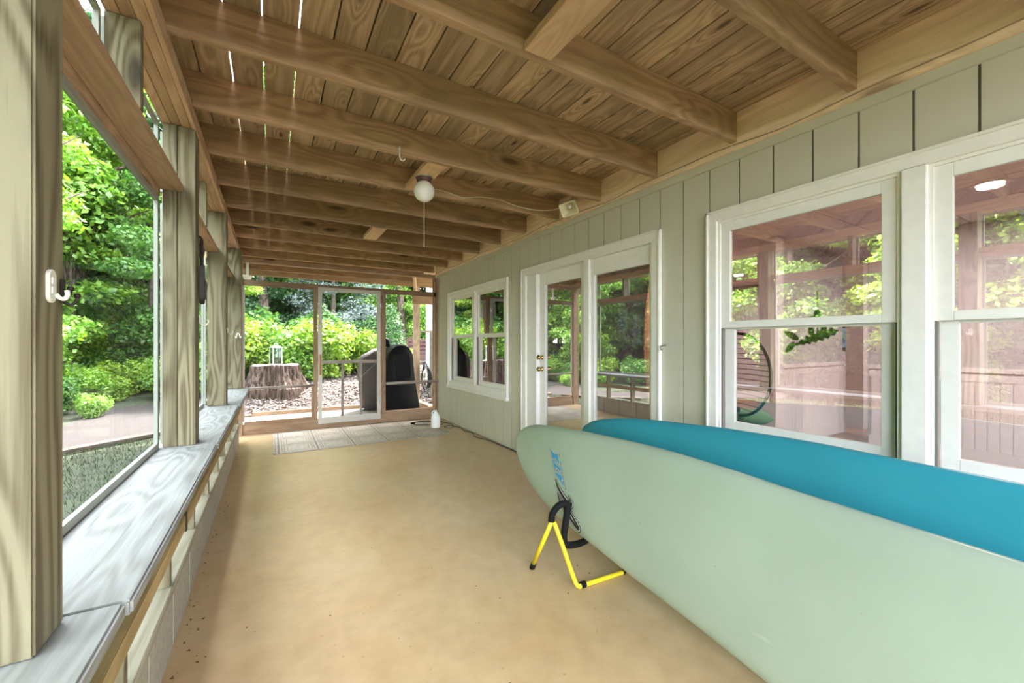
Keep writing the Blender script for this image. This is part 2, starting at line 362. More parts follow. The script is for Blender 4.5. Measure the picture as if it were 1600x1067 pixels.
box('sill', XW - .05, XW - .001, 4.40, 6.41, .59, .635, M['white'], w1, bev=.004)
for a, b_ in ((4.48, 5.37), (5.44, 6.33)): double_hung(w1, a, b_, .69, 2.07, 1.40, .055)
box('mullion', XW - .02, XW + .06, 5.37, 5.44, .69, 2.07, M['white'], w1, bev=.003)
w2 = struct('window_2')
casing(w2, -.37, 1.714, .66, 2.172, .07)
box('sill', XW - .05, XW - .001, -.39, 1.73, .62, .675, M['white'], w2, bev=.004)
for a, b_ in ((.728, 1.645), (-.275, .642)): double_hung(w2, a, b_, .71, 2.105, 1.402, .060)
box('mullion', XW - .022, XW + .06, .642, .728, .71, 2.105, M['white'], w2, bev=.003)
# patio door
d2 = struct('door_2')
casing(d2, 2.097, 4.082, .0, 2.165, .062, False)
ring(MB(), XW - .02, XW + .10, 2.16, 4.02, 0, 2.103, .022).build('jamb', M['white'], d2)
box('center_mullion', XW - .012, XW + .09, 2.91, 2.985, .03, 2.08, M['white'], d2, bev=.003)
act = ring(MB(), XW + .045, XW + .085, 2.986, 3.80, .03, 2.08, .105, .135, .2).build('door_panel', M['white'], d2, bev=.003)
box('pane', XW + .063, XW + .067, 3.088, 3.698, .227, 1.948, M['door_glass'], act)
box('side_jamb', XW + .0, XW + .085, 3.802, 3.998, .03, 2.08, M['white'], d2, bev=.004)
fx = ring(MB(), XW + .012, XW + .05, 2.182, 2.909, .03, 2.08, .045, .15, .2).build('fixed_panel', M['white'], d2, bev=.003)
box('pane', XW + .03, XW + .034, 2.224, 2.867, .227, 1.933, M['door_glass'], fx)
for z in (1.15, 1.02):
    R = Matrix.Rotation(-PI / 2, 4, 'Y')
    MB().lathe([(0, -.0), (.024, 0), (.026, .006), (.012, .012), (.011, .03), (.024, .042), (.027, .055), (.018, .066), (0, .068)], (XW + .045, 3.745, z), 20, R).build('knob', M['brass'], act, smooth=True)
box('threshold', XW - .06, XW + .1, 2.17, 4.01, .0, .03, M['steel'], d2)

# ------------------------------------------------------------------ left wall
wl = struct('wall_left')
XP0, XP1 = -.512, -.370
b0 = -2.2; rowi = 0
bm_block = None
for i in range(23):
    ya = -2.2 + .405 * i
    if ya > 6.2: break
    box('concrete_block', -.56, -.366, ya + .003, min(ya + .402, 6.5), .0, .232, M['block'], wl, bev=.004)
for a, b_ in ((-2.2, 1.35), (1.353, 4.3), (4.303, 6.5)):
    box('plate_board', -.50, -.362, a, b_, .234, .272, M['plate'], wl, bev=.003)
for y in (.2, 1.06, 1.60, 2.22, 2.85, 3.45, 4.02, 4.56, 5.2, 5.8, 6.3):
    box('short_stud', -.46, -.372, y, y + .038, .273, .696, M['post'], wl, bev=.002)
for a, b_ in ((-2.2, 2.30), (2.31, 4.6), (4.61, 6.33)):
    box('rail', -.370, -.330, a, b_, .478, .54, M['rail'], wl, bev=.003)
MB().box(-.332, -.326, 2.29, 2.32, .47, .547).build('rail_clip', M['iron'], wl)
for i, (a, b_, x1) in enumerate(((-2.2, 1.205, -.277), (1.21, 2.845, -.267), (2.85, 4.545, -.262), (4.55, 6.33, -.25))):
    box('sill_board', -.56, x1, a, b_, .697, .735 - .002 * (i % 2), M['sill'], wl, bev=.006)
for (x0, x1, y0) in ((XP0, XP1 + .003, 1.065), (-.512, -.37, 2.87), (-.505, -.362, 4.57), (-.48, -.335, 6.2)):
    w_ = (x1 - x0)
    d_ = .118 if y0 < 2 else .14
    mb = MB()
    if 2 < y0 < 3:
        box('post', x0, x0 + .062, y0 - .001, y0 + d_, .736, 2.499, M['post'], wl, bev=.003)
        box('post', x0 + .065, x1, y0, y0 + d_, .736, 2.499, M['post'], wl, bev=.003)
    else:
        box('post', x0 - (.08 if y0 < 2 else 0), x1, y0, y0 + d_, .736, 2.499, M['post'], wl, bev=.004)
box('post', XP0, XP1, -.7, -.56, .736, 2.499, M['post'], wl, bev=.004)
posts = [-.56, 1.065, 1.183, 2.87, 3.01, 4.57, 4.71, 6.2]
for a, b_ in ((-.56, 1.065), (1.184, 2.869), (3.011, 4.569), (4.711, 6.199)):
    box('transom_rail', -.520, -.422, a, b_, 2.135, 2.172, M['beam'], wl, bev=.002)
    box('transom_rail', -.540, -.521, a, b_, 2.095, 2.16, M['beam'], wl, bev=.002)
    m_ = (a + b_) / 2
    box('cripple_stud', -.520, -.420, m_ - .02, m_ + .02, 2.173, 2.499, M['post'], wl, bev=.002)
    # pale stops and clear film panes
    mb = MB(); ring(mb, -.545, -.528, a - .01, b_ + .01, .737, 2.094, .028); mb.build('screen_stop', M['stop'], wl)
    box('screen_pane', -.5385, -.5375, a, b_, .76, 2.07, M['vinyl'], wl)
    mb = MB(); ring(mb, -.545, -.528, a - .01, m_ - .02, 2.161, 2.499, .022); ring(mb, -.545, -.528, m_ + .02, b_ + .01, 2.161, 2.499, .022); mb.build('screen_stop', M['stop'], wl)
    box('screen_pane', -.5385, -.5375, a, b_, 2.18, 2.48, M['vinyl'], wl)
box('corner_post', -.50, -.36, 6.89, 6.97, .0, 2.495, M['frame_z'], wl, bev=.003)
box('screen_pane', -.45, -.449, 6.34, 6.89, .3, 2.48, M['screen'], wl)

# ------------------------------------------------------------------ far wall and screen door
wb = struct('wall_back')
YF = 6.93
box('bottom_board', -.36, 2.50, YF - .015, YF + .035, .001, .150, M['frame_x'], wb, bev=.003)
box('bottom_rail', -.34, .555, YF - .005, YF + .04, .151, .185, M['frame_x'], wb, bev=.002)
box('bottom_rail', 1.63, 2.455, YF - .03, YF + .04, .151, .180, M['frame_x'], wb, bev=.002)
box('header', -.36, 2.50, YF, YF + .045, 2.13, 2.208, M['frame_x'], wb, bev=.003)
box('top_rail', -.36, 2.50, YF, YF + .045, 2.46, 2.515, M['frame_x'], wb, bev=.003)
box('frame_post', .552, .606, YF, YF + .07, .151, 2.129, M['frame_z'], wb, bev=.003)
box('frame_post', 1.545, 1.63, YF, YF + .07, .151, 2.129, M['frame_z'], wb, bev=.003)
box('frame_post', 2.455, 2.500, YF, YF + .06, .151, 2.459, M['frame_z'], wb, bev=.003)
box('frame_post', 2.505, 2.538, YF - .02, YF + .06, .0, 2.459, M['frame_z'], wb, bev=.003)
MB().tube([(-.34, YF - .02, .665), (.552, YF - .02, .665)], .018, 8).build('hand_rail', M['grey_rail'], wb, smooth=True)
MB().tube([(1.632, YF - .02, .642), (2.56, YF - .02, .642)], .022, 8).build('hand_rail', M['grey_rail'], wb, smooth=True)
box('screen_stop', -.36, -.335, YF + .0, YF + .03, .19, 2.128, M['door_white'], wb)
box('screen_stop', .520, .551, YF - .0, YF + .03, .186, .640, M['frame_z'], wb)
for a, b_, p, q in ((-.34, .552, .186, 2.129), (1.63, 2.455, .181, 2.129), (-.34, 2.455, 2.209, 2.459)):
    box('screen_pane', a, b_, YF + .045, YF + .046, p, q, M['screen'], wb)
d1 = struct('door_1')
x0, x1 = .610, 1.540
mb = MB(); y0, y1 = YF - .035, YF - .003
mb.box(x0, x0 + .055, y0, y1, .07, 2.165); mb.box(x1 - .055, x1, y0, y1, .07, 2.165); mb.box(x0 + .055, x1 - .055, y0, y1, 2.11, 2.165); mb.box(x0 + .055, x1 - .055, y0, y1, .07, .165)
df = mb.build('door_frame', M['door_white'], d1, bev=.003)
box('middle_rail', x0 + .056, x1 - .056, y0 + .004, y1 - .004, .99, 1.04, M['grey_rail'], df, bev=.002)
for xb in (.940, 1.215): box('baluster', xb, xb + .036, y0 + .004, y1 - .004, .166, .989, M['grey_rail'], df, bev=.002)
box('screen_pane', x0 + .05, x1 - .05, YF - .008, YF - .007, .16, 2.115, M['screen'], df)
MB().tube(smooth_path([(.640, y0, .83), (.640, y0 - .03, .87), (.640, y0 - .03, 1.09), (.640, y0, 1.13)]), .012, 8).build('door_handle', flat('orange handle wood', (.42, .16, .05), .5), df, smooth=True)
for z in (1.93, .36):
    MB().box(1.528, 1.552, y0 - .006, y0 + .001, z - .04, z + .04).build('hinge', M['steel'], df)
MB().tube([(x0 + .05, y0 - .002, .22), (x1 - .03, y0 - .002, 1.03)], .0025, 5).build('brace_wire', M['steel'], df)
MB().box(.585, .65, y0 - .012, y0, 1.555, 1.58).build('latch', M['offwhite'], df)

# ------------------------------------------------------------------ the paddle boards
def board(y_st, cz, hw, ht, xp, z0, kk, n=28):
    """stations along y; returns vertex rings. near face lies on x = xp + kk (z - z0)"""
    V = []; ex = 3.2
    nn = math.sqrt(1 + kk * kk); up = Vector((kk, 0, 1)) / nn; nor = Vector((1, 0, -kk)) / nn
    for y, c, h, t_ in zip(y_st, cz, hw, ht):
        cen = Vector((xp + kk * (c - z0), y, c)) + nor * HT
        for k in range(n):
            a = 2 * PI * (k + .5) / n; ca, sa = math.cos(a), math.sin(a)
            q = 2 / ex
            u = math.copysign(abs(ca) ** (2 / 2.3), ca); v = math.copysign(abs(sa) ** (2 / 3.6), sa)
            V.append(cen + up * (h * u * nn) + nor * (t_ * v))
    m = len(y_st); F = []
    for i in range(m - 1):
        for k in range(n): F.append((i * n + k, i * n + (k + 1) % n, (i + 1) * n + (k + 1) % n, (i + 1) * n + k))
    F += [tuple(range(n))[::-1], tuple(range((m - 1) * n, m * n))]
    return MB().add(V, F)
HT = .062
def interp(ys, xs, vs_): return [float(np.interp(q, xs, vs_)) for q in ys]
def board_paint(name, col, scuff):
    m, t, b = nt(name); N = t.nodes.new; tc = N('ShaderNodeTexCoord')
    n = N('ShaderNodeTexNoise'); n.inputs['Scale'].default_value = 2.2; n.inputs['Detail'].default_value = 6; L(t, tc.outputs['Object'], n.inputs['Vector'])
    r = N('ShaderNodeValToRGB'); r.color_ramp.elements[0].position = .35; r.color_ramp.elements[1].position = .66
    r.color_ramp.elements[0].color = (*[c * .93 for c in col], 1); r.color_ramp.elements[1].color = (*[min(1, c * 1.05) for c in col], 1); L(t, n.outputs['Fac'], r.inputs[0])
    q = N('ShaderNodeMapping'); q.inputs['Scale'].default_value = (3, 5, 40); q.inputs['Rotation'].default_value = (.5, 0, 0); L(t, tc.outputs['Object'], q.inputs[0])
    v = N('ShaderNodeTexNoise'); v.inputs['Scale'].default_value = 1; v.inputs['Detail'].default_value = 4; L(t, q.outputs[0], v.inputs['Vector'])
    r2 = N('ShaderNodeValToRGB'); r2.color_ramp.elements[0].position = .70; r2.color_ramp.elements[1].position = .76; L(t, v.outputs['Fac'], r2.inputs[0])
    mm = N('ShaderNodeMath'); mm.operation = 'MULTIPLY'; mm.inputs[1].default_value = .35; L(t, r2.outputs[0], mm.inputs[0])
    mx = N('ShaderNodeMixRGB'); L(t, mm.outputs[0], mx.inputs[0]); L(t, r.outputs[0], mx.inputs[1]); mx.inputs[2].default_value = (*scuff, 1)
    vo = N('ShaderNodeTexVoronoi'); vo.inputs['Scale'].default_value = 9; L(t, tc.outputs['Object'], vo.inputs['Vector'])
    r3 = N('ShaderNodeValToRGB'); r3.color_ramp.elements[0].position = .015; r3.color_ramp.elements[1].position = .04; r3.color_ramp.elements[0].color = (1, 1, 1, 1); r3.color_ramp.elements[1].color = (0, 0, 0, 1); L(t, vo.outputs['Distance'], r3.inputs[0])
    m4 = N('ShaderNodeMath'); m4.operation = 'MULTIPLY'; m4.inputs[1].default_value = .5; L(t, r3.outputs[0], m4.inputs[0])
    m5 = N('ShaderNodeMixRGB'); L(t, m4.outputs[0], m5.inputs[0]); L(t, mx.outputs[0], m5.inputs[1]); m5.inputs[2].default_value = (*[c * .45 for c in col], 1)
    L(t, m5.outputs[0], b.inputs['Base Color']); b.inputs['Roughness'].default_value = .33; b.inputs['Specular IOR Level'].default_value = .4
    return m
GY = [2.558, 2.55, 2.52, 2.467, 2.31, 2.05, 1.735, 1.28, .966, .775, .22, -.2, -.45, -.62, -.70, -.715]
GC = [.604, .604, .603, .598, .573, .540, .5285, .513, .4955, .480, .455, .44, .43, .425, .42, .42]
GH = [.004, .035, .078, .118, .188, .245, .2755, .304, .3135, .319, .325, .29, .245, .17, .08, .01]
GT = [.006, .018, .03, .038, .048, .056, .06, .062, .062, .062, .062, .062, .055, .045, .03, .01]
def stations(ys):
    out = []
    for a, b_ in zip(ys, ys[1:]):
        n = max(1, int(abs(a - b_) / .05)); out += [a + (b_ - a) * i / n for i in range(n)]
    return out + [ys[-1]]
def curve(ys, xs, vs_):
    # smooth interpolation through the control values (Catmull-Rom on the parameter)
    X_ = [-q for q in xs]; res = []
    for q in ys:
        q = -q; i = max(0, min(len(X_) - 2, int(np.searchsorted(X_, q)) - 1))
        x0_, x1_ = X_[i], X_[i + 1]; t_ = (q - x0_) / (x1_ - x0_)
        def slope(j):
            if j == 0: return (vs_[1] - vs_[0]) / (X_[1] - X_[0])
            if j == len(X_) - 1: return (vs_[-1] - vs_[-2]) / (X_[-1] - X_[-2])
            a = (vs_[j] - vs_[j - 1]) / (X_[j] - X_[j - 1]); b = (vs_[j + 1] - vs_[j]) / (X_[j + 1] - X_[j])
            return 0 if a * b <= 0 else 2 * a * b / (a + b)
        d = x1_ - x0_; m0, m1 = slope(i) * d, slope(i + 1) * d
        res.append((2 * t_ ** 3 - 3 * t_ ** 2 + 1) * vs_[i] + (t_ ** 3 - 2 * t_ ** 2 + t_) * m0 + (-2 * t_ ** 3 + 3 * t_ ** 2) * vs_[i + 1] + (t_ ** 3 - t_ ** 2) * m1)
    return res
ys = stations(GY)
green = board(ys, curve(ys, GY, GC), curve(ys, GY, GH), curve(ys, GY, GT), 1.40, .16, .19).build('paddle_board', board_paint('pale green board paint', (.335, .41, .33), (.5, .56, .48)), smooth=True)
tag(green, 'pale sage green paddle board on its edge in front, with blue and black lettering', 'paddle board')
BY = [2.262, 2.25, 2.22, 2.16, 2.03, 1.80, 1.5, 1.1, .75, .4, 0, -.4, -.65, -.82, -.9, -.915]
BC = [.665, .665, .662, .655, .635, .61, .59, .58, .57, .565, .56, .55, .545, .54, .54, .54]
BH = [.004, .035, .075, .115, .175, .24, .285, .318, .332, .330, .325, .29, .245, .17, .08, .01]
ys = stations(BY)
blue = board(ys, curve(ys, BY, BC), curve(ys, BY, BH), curve(ys, BY, GT), 1.775, .16, .12).build('paddle_board', board_paint('turquoise board paint', (.030, .27, .36), (.1, .36, .45)), smooth=True)
tag(blue, 'bright turquoise blue paddle board standing behind the green one, nearer the house wall', 'paddle board')

def gface(y, z, lift=.0015):
    """point on the green board's near face above (y, z)"""
    c = curve([y], GY, GC)[0]; h = curve([y], GY, GH)[0]; t_ = curve([y], GY, GT)[0]
    nn = math.sqrt(1 + .19 ** 2); up = Vector((.19, 0, 1)) / nn; nor = Vector((1, 0, -.19)) / nn
    u = max(-1, min(1, (z - c) / h)); ca = abs(u) ** (2.3 / 2); sa = math.sqrt(max(0, 1 - ca * ca)); v = -(sa ** (2 / 3.6))
    cen = Vector((1.40 + .19 * (c - .16), y, c)) + nor * HT
    return cen + up * ((z - c) * nn) + nor * (t_ * v) - nor * lift
def decal(name, mesh2d, mat, lift):
    """mesh2d: verts (s, w) with s along the text (upwards on the board), w letter height (towards the nose)"""
    V2, F2 = mesh2d
    V = []
    a0 = Vector((1.795, .40)); a1 = Vector((2.045, .655))   # (y, z) line the writing follows
    for s_, w_ in V2: V.append(gface(*dec_map(s_, w_), lift))
    return MB().add(V, F2).build(name, mat, green)
# the lettering runs from z .455 (foot) to z .655 (head), leaning towards the nose as it rises
def dec_map(s_, w_):
    q = lambda a, b_, c_, d_: a * (1 - s_) * (1 - w_) + b_ * s_ * (1 - w_) + c_ * (1 - s_) * w_ + d_ * s_ * w_
    return q(1.892, 2.002, 1.975, 2.085), q(.468, .634, .500, .642)
black_ink = flat('black ink', (.01, .01, .012), .4); blue_ink = flat('blue ink', (.05, .27, .50), .4); white_ink = flat('white ink', (.62, .66, .64), .4)
GLYPH = {'A': [[(0, 0), (.12, 0), (.21, 1), (.10, 1)], [(.21, 0), (.33, 0), (.22, 1), (.11, 1)], [(.05, .2), (.28, .2), (.26, .42), (.07, .42)]],
         'T': [[(.35, .70), (.66, .70), (.66, 1), (.35, 1)], [(.45, 0), (.57, 0), (.57, .72), (.45, .72)]],
         'X': [[(.68, 0), (.81, 0), (1, 1), (.87, 1)], [(.87, 0), (1, 0), (.81, 1), (.68, 1)]]}
def glyph(quads, es, ew, mat, lift, nm):
    mb = MB(); n = 5
    for Q in quads:
        cx_ = sum(p[0] for p in Q) / 4; cy_ = sum(p[1] for p in Q) / 4
        Q = [(p[0] + math.copysign(es, p[0] - cx_), p[1] + math.copysign(ew, p[1] - cy_)) for p in Q]
        V = []; F = []
        for a in range(n + 1):
            for b_ in range(n + 1):
                u, v = a / n, b_ / n
                p = [(1 - u) * (1 - v) * Q[0][k] + u * (1 - v) * Q[1][k] + u * v * Q[2][k] + (1 - u) * v * Q[3][k] for k in (0, 1)]
                V.append(gface(*dec_map(*p), lift))
        for a in range(n):
            for b_ in range(n): q = a * (n + 1) + b_; F.append((q, q + 1, q + n + 2, q + n + 1))
        mb.add(V, F)
    mb.build(nm, mat, green)
for ch_, quads in GLYPH.items():
    for es, ew, mt, lf in ((.035, .13, black_ink, .0010), (.020, .07, white_ink, .0017), (0, 0, blue_ink, .0024)): glyph(quads, es, ew, mt, lf, 'letter')
# script swash below the letters
def ribbon(pts, wd, mat, lift):
    P = smooth_path([(p[0], p[1], 0) for p in pts], 8); V = []; F = []
    n = len(P)
    for i, p in enumerate(P):
        d = (P[min(i + 1, n - 1)] - P[max(i - 1, 0)]).normalized(); q = Vector((-d.y, d.x, 0)); w_ = wd * (math.sin(PI * (i + .3) / (n - .4)) ** .6) * .5 + .0008
        for s_ in (1, -1): a = p + q * (w_ * s_); V.append(gface(a.x, a.y, lift))
    for i in range(n - 1): F.append((2 * i, 2 * i + 1, 2 * i + 3, 2 * i + 2))
    MB().add(V, F).build('script_swash', mat, green)
sw1 = [(1.985, .495), (1.955, .455), (1.91, .425), (1.86, .40), (1.822, .392), (1.815, .405), (1.85, .44)]
sw2 = [(1.95, .43), (1.925, .39), (1.88, .36), (1.835, .345), (1.825, .36), (1.86, .39), (1.90, .42)]
sw3 = [(1.90, .365), (1.86, .345), (1.80, .315), (1.755, .293), (1.748, .302), (1.79, .335), (1.84, .37)]
for pts in (sw1, sw2, sw3):
    ribbon(pts, .042, black_ink, .0012); ribbon(pts, .030, white_ink, .002); ribbon(pts, .019, black_ink, .0028)

# yellow tube stand
def stand(dy, label):
    t = thing('board_stand', label, 'board stand', (1.7, 1.68 + dy, 0))
    s = lambda P: [(p[0], p[1] + dy, p[2]) for p in P]
    for sx in (0, 1):
        mx = (lambda p: (3.42 - p[0], p[1], p[2])) if sx else (lambda p: p)
        f = lambda P: s([mx(p) for p in P])
        MB().tube(smooth_path(f([(1.318, 1.80, .335), (1.35, 1.755, .20), (1.385, 1.71, .05), (1.40, 1.695, .018), (1.44, 1.69, .014), (1.70, 1.675, .014), (1.71, 1.675, .014)]), 6), .0125, 10).build('leg', M['yellow'], t, smooth=True)
        MB().tube(f([(1.310, 1.81, .335), (1.300, 1.975, .03)]), .0125, 10).build('leg', M['yellow'], t, smooth=True)
        MB().tube(f([(1.3005, 1.972, .035), (1.299, 1.986, .001)]), .0165, 10).build('rubber_foot', M['black'], t, smooth=True)
        MB().tube(f([(1.415, 1.6945, .0165), (1.445, 1.691, .0165)]), .0165, 10).build('rubber_foot', M['black'], t, smooth=True)
        MB().tube(f([(1.70, 1.675, .014), (1.71, 1.675, .014)]), .014, 10).build('tube_sleeve', M['black'], t, smooth=True)
    P = [(1.308, 1.81, .335), (1.315, 1.81, .375), (1.345, 1.80, .415), (1.385, 1.79, .425), (1.402, 1.785, .41), (1.388, 1.785, .33), (1.375, 1.785, .26),
         (1.380, 1.785, .215), (1.41, 1.785, .192), (1.50, 1.785, .185), (1.575, 1.785, .21), (1.60, 1.785, .30), (1.64, 1.785, .37), (1.70, 1.785, .37), (1.745, 1.785, .33), (1.745, 1.785, .27), (1.78, 1.785, .235),
         (1.86, 1.785, .23), (1.93, 1.785, .25), (1.985, 1.785, .32), (2.02, 1.785, .41), (2.07, 1.79, .41), (2.10, 1.80, .38), (2.11, 1.81, .335)]
    MB().tube(smooth_path(s(P), 5), .0185, 10).build('foam_cradle', M['black'], t, smooth=True)
    adopt(t); return t
stand(0, 'yellow tubular board stand with black foam hooks, under the noses of the boards')

# ------------------------------------------------------------------ things on and near the floor
def matmat():
    m, t, b = nt('patterned mat'); N = t.nodes.new; tc = N('ShaderNodeTexCoord'); sp = N('ShaderNodeSeparateXYZ'); L(t, tc.outputs['Object'], sp.inputs[0])
    def mth(op, a, bb=None, c=None):
        n = N('ShaderNodeMath'); n.operation = op
        for i, v in enumerate((a, bb, c)):
            if v is None: continue
            if isinstance(v, (int, float)): n.inputs[i].default_value = v
            else: L(t, v, n.inputs[i])
        return n.outputs[0]
    def cell(src, off, pitch):
        f_ = mth('FRACT', mth('DIVIDE', mth('ADD', src, off), pitch)); return mth('MULTIPLY', mth('MINIMUM', f_, mth('SUBTRACT', 1, f_)), pitch)
    dx = cell(sp.outputs[0], -.07, .425); dy = cell(sp.outputs[1], -5.56, .425)
    d = mth('MINIMUM', dx, dy)
    r = N('ShaderNodeValToRGB'); r.color_ramp.interpolation = 'CONSTANT'; e = r.color_ramp.elements
    A = (.54, .47, .39, 1); B = (.27, .235, .19, 1)
    e[0].position = 0; e[0].color = B; e[1].position = .05; e[1].color = A
    for p, c_ in ((.16, B), (.20, A), (.28, B), (.32, A), (.46, B), (.49, A)): k_ = e.new(p); k_.color = c_
    L(t, mth('MULTIPLY', d, 5), r.inputs[0])
    n = N('ShaderNodeTexNoise'); n.inputs['Scale'].default_value = 26; n.inputs['Detail'].default_value = 5; L(t, tc.outputs['Object'], n.inputs['Vector'])
    mx = N('ShaderNodeMixRGB'); mx.blend_type = 'MULTIPLY'; mx.inputs[0].default_value = .6; L(t, r.outputs[0], mx.inputs[1])
    r2 = N('ShaderNodeValToRGB'); r2.color_ramp.elements[0].position = .4; r2.color_ramp.elements[0].color = (.84, .80, .72, 1); r2.color_ramp.elements[1].position = .55; r2.color_ramp.elements[1].color = (1.2, 1.2, 1.25, 1); L(t, n.outputs['Fac'], r2.inputs[0]); L(t, r2.outputs[0], mx.inputs[2])
    L(t, mx.outputs[0], b.inputs['Base Color']); b.inputs['Roughness'].default_value = .8; return m
nx, ny = 24, 10; V = []; F = []
for j in range(ny + 1):
    for i in range(nx + 1):
        x_ = .012 + 2.245 * i / nx; y_ = 5.525 + 1.32 * j / ny
        cur = max(0, (x_ - 2.05) / .2) * max(0, (5.80 - y_) / .25)
        x_ -= .12 * j / ny * (i / nx)
        V.append((x_, y_, .008 + .03 * cur * cur + .002 * math.sin(i * 1.3) * math.sin(j)))
for j in range(ny):
    for i in range(nx): a = j * (nx + 1) + i; F.append((a, a + 1, a + nx + 2, a + nx + 1))
mo = MB().add(V, F).build('floor_mat', matmat())
md = mo.modifiers.new('thick', 'SOLIDIFY'); md.thickness = .006; md.offset = -1
tag(mo, 'worn beige floor mat with a printed square tile pattern before the screen door', 'mat')
j = thing('plastic_jug', 'translucent white plastic jug standing on the mat corner', 'jug', (2.17, 6.03, .012))
prof = [(0, .0), (.062, 0), (.070, .012), (.070, .15), (.066, .175), (.045, .215), (.022, .238), (.020, .25), (0, .25)]
jm = flat('milky plastic', (.82, .84, .82), .35); jm.node_tree.nodes['Principled BSDF'].inputs['Subsurface Weight'].default_value = .3
MB().lathe(prof, (0, 0, 0), 4 * 6).build('body', jm, j, smooth=True)
MB().tube(smooth_path([(-.05, 0, .19), (-.055, 0, .235), (-.02, 0, .262), (.0, 0, .245)]), .009, 8).build('handle', jm, j, smooth=True)
MB().lathe([(0, .25), (.022, .25), (.022, .268), (0, .268)], (0, 0, 0), 16).build('cap', M['offwhite'], j)
cordp = [(1.98, 6.52, .012), (2.02, 6.60, .012), (2.20, 6.56, .016), (2.32, 6.42, .012), (2.20, 6.28, .018), (2.00, 6.34, .014), (1.96, 6.48, .012), (2.10, 6.60, .02), (2.34, 6.56, .012), (2.42, 6.40, .01), (2.34, 6.22, .012), (2.24, 6.30, .02),
         (2.36, 6.40, .014), (2.48, 6.24, .01), (2.46, 6.02, .009), (2.36, 5.88, .009), (2.30, 6.0, .012), (2.42, 6.06, .012), (2.50, 5.8, .009), (2.46, 5.62, .009), (2.505, 5.4, .009), (2.44, 5.18, .009), (2.50, 4.9, .009), (2.51, 4.6, .009), (2.515, 4.3, .009), (2.50, 3.9, .009), (2.45, 3.2, .009), (2.40, 2.6, .009)]
tag(MB().tube(smooth_path(cordp, 7), .0055, 6).build('extension_cord', flat('dark cord', (.03, .032, .035), .5), smooth=True), 'thin dark extension cord coiled by the jug and running along the wall', 'cord')
box('power_plug', 1.93, 1.99, 6.49, 6.53, .008, .03, M['black'], None)
bpy.data.objects['power_plug'].parent = bpy.data.objects['extension_cord']
# dry leaf crumbs on the slab (kept as one scatter)
mb = MB()
for i in range(170):
    if i < 110: x_, y_ = -.36 + abs(random.gauss(0, .06)), random.uniform(1.6, 6.8)
    elif i < 135: x_, y_ = random.uniform(-.3, 2.4), YF - .03 - abs(random.gauss(0, .08))
    else: x_, y_ = random.uniform(-.2, 1.6), random.uniform(1.2, 6.5)
    s_ = random.uniform(.003, .010); a = random.random() * 6.28
    mb.add([(x_ + s_ * math.cos(a + k * 2.1) * (1 if k else .5), y_ + s_ * math.sin(a + k * 2.1), .002 + (.003 if k == 1 else 0)) for k in range(3)], [(0, 1, 2)])
o = mb.build('leaf_litter', flat('dry leaf', (.12, .07, .035), .9), kind='stuff'); tag(o, 'brown leaf crumbs scattered over the concrete along the walls', 'debris')

# ------------------------------------------------------------------ lamp, hook, horn, wires
lp = thing('porch_light', 'white glass globe porch light with pull chain on pale board', 'lamp', (1.0, 3.03, 2.46))
gm = flat('opal glass', (.80, .80, .76), .12); gm.node_tree.nodes['Principled BSDF'].inputs['Subsurface Weight'].default_value = .2
prof = [(.0001, -.079)] + [(.0785 * math.sin(a), -.079 * math.cos(a)) for a in [PI * k / 18 for k in range(1, 16)]] + [(.042, .074)]
MB().lathe(prof, (0, 0, 0), 32).build('globe', gm, lp, smooth=True)
MB().lathe([(.040, .066), (.052, .07), (.058, .085), (.062, .098), (0, .098)], (0, 0, 0), 28).build('fitter', flat('brown fitter', (.10, .05, .04), .4), lp, smooth=True)
MB().lathe([(.0, .0972), (.068, .0975), (.066, .1015), (0, .1018)], (0, 0, 0), 28).build('canopy_plate', M['steel'], lp, smooth=True)
MB().tube([(.0, 0, -.075), (.0, 0, -.20), (0, 0, -.43)], .0018, 5).build('pull_chain', M['cream'], lp)
hk = MB().tube(smooth_path([(.722, 2.690, 2.59), (.722, 2.690, 2.55), (.722, 2.69, 2.53), (.728, 2.69, 2.51), (.745, 2.69, 2.505), (.758, 2.69, 2.52)]), .004, 8)
hk.box(.715, .729, 2.694, 2.7265, 2.575, 2.59)
tag(hk.build('ceiling_hook', M['offwhite'], smooth=True), 'white screw hook on the joist beside the globe light', 'hook')
hs = thing('horn_speaker', 'cream square-mouthed horn loudspeaker in the corner above the siding', 'loudspeaker', (2.46, 3.10, 2.60))
# horn axis from the body up by the ledger towards the camera side of the porch
A = Vector((2.465, 3.03, 2.675)); B = Vector((2.27, 2.88, 2.495)); d = (B - A).normalized()
Rm = d.to_track_quat('Z', 'Y').to_matrix().to_4x4() @ Matrix.Rotation(math.radians(12), 4, 'Z')
ln = (B - A).length; prof = [(.0, .030), (.05, .032), (.13, .035), (.20, .045), (ln - .03, .060), (ln - .008, .074), (ln, .078)]
def sqring(r, z, rr=.25, n=8):
    out = []
    for q in range(4):
        for k in range(n):
            a = q * PI / 2 + (k / (n - 1)) * PI / 2; c_, s_ = math.cos(a), math.sin(a)
            sx = (1 if -PI / 2 < ((a + 1e-6) % (2 * PI)) < PI / 2 else 1)
            ccx = (1 - rr) * (1 if q in (0, 3) else -1) * r; ccy = (1 - rr) * (1 if q in (0, 1) else -1) * r * .8
            out.append((ccx + rr * r * c_, ccy + rr * r * .8 * s_, z))
    return out
V = []; F = []; rings = prof + [(ln - .002, .070), (ln - .05, .05), (ln - .10, .03), (ln - .10, .0005)]
n_ = 32
for i, q in enumerate(rings):
    z, r_ = q if q[1] < 1 else q
    V += [tuple(A + (Rm @ Vector(p))) for p in sqring(r_, z, .25 if i > 2 and i < 8 else .8)]
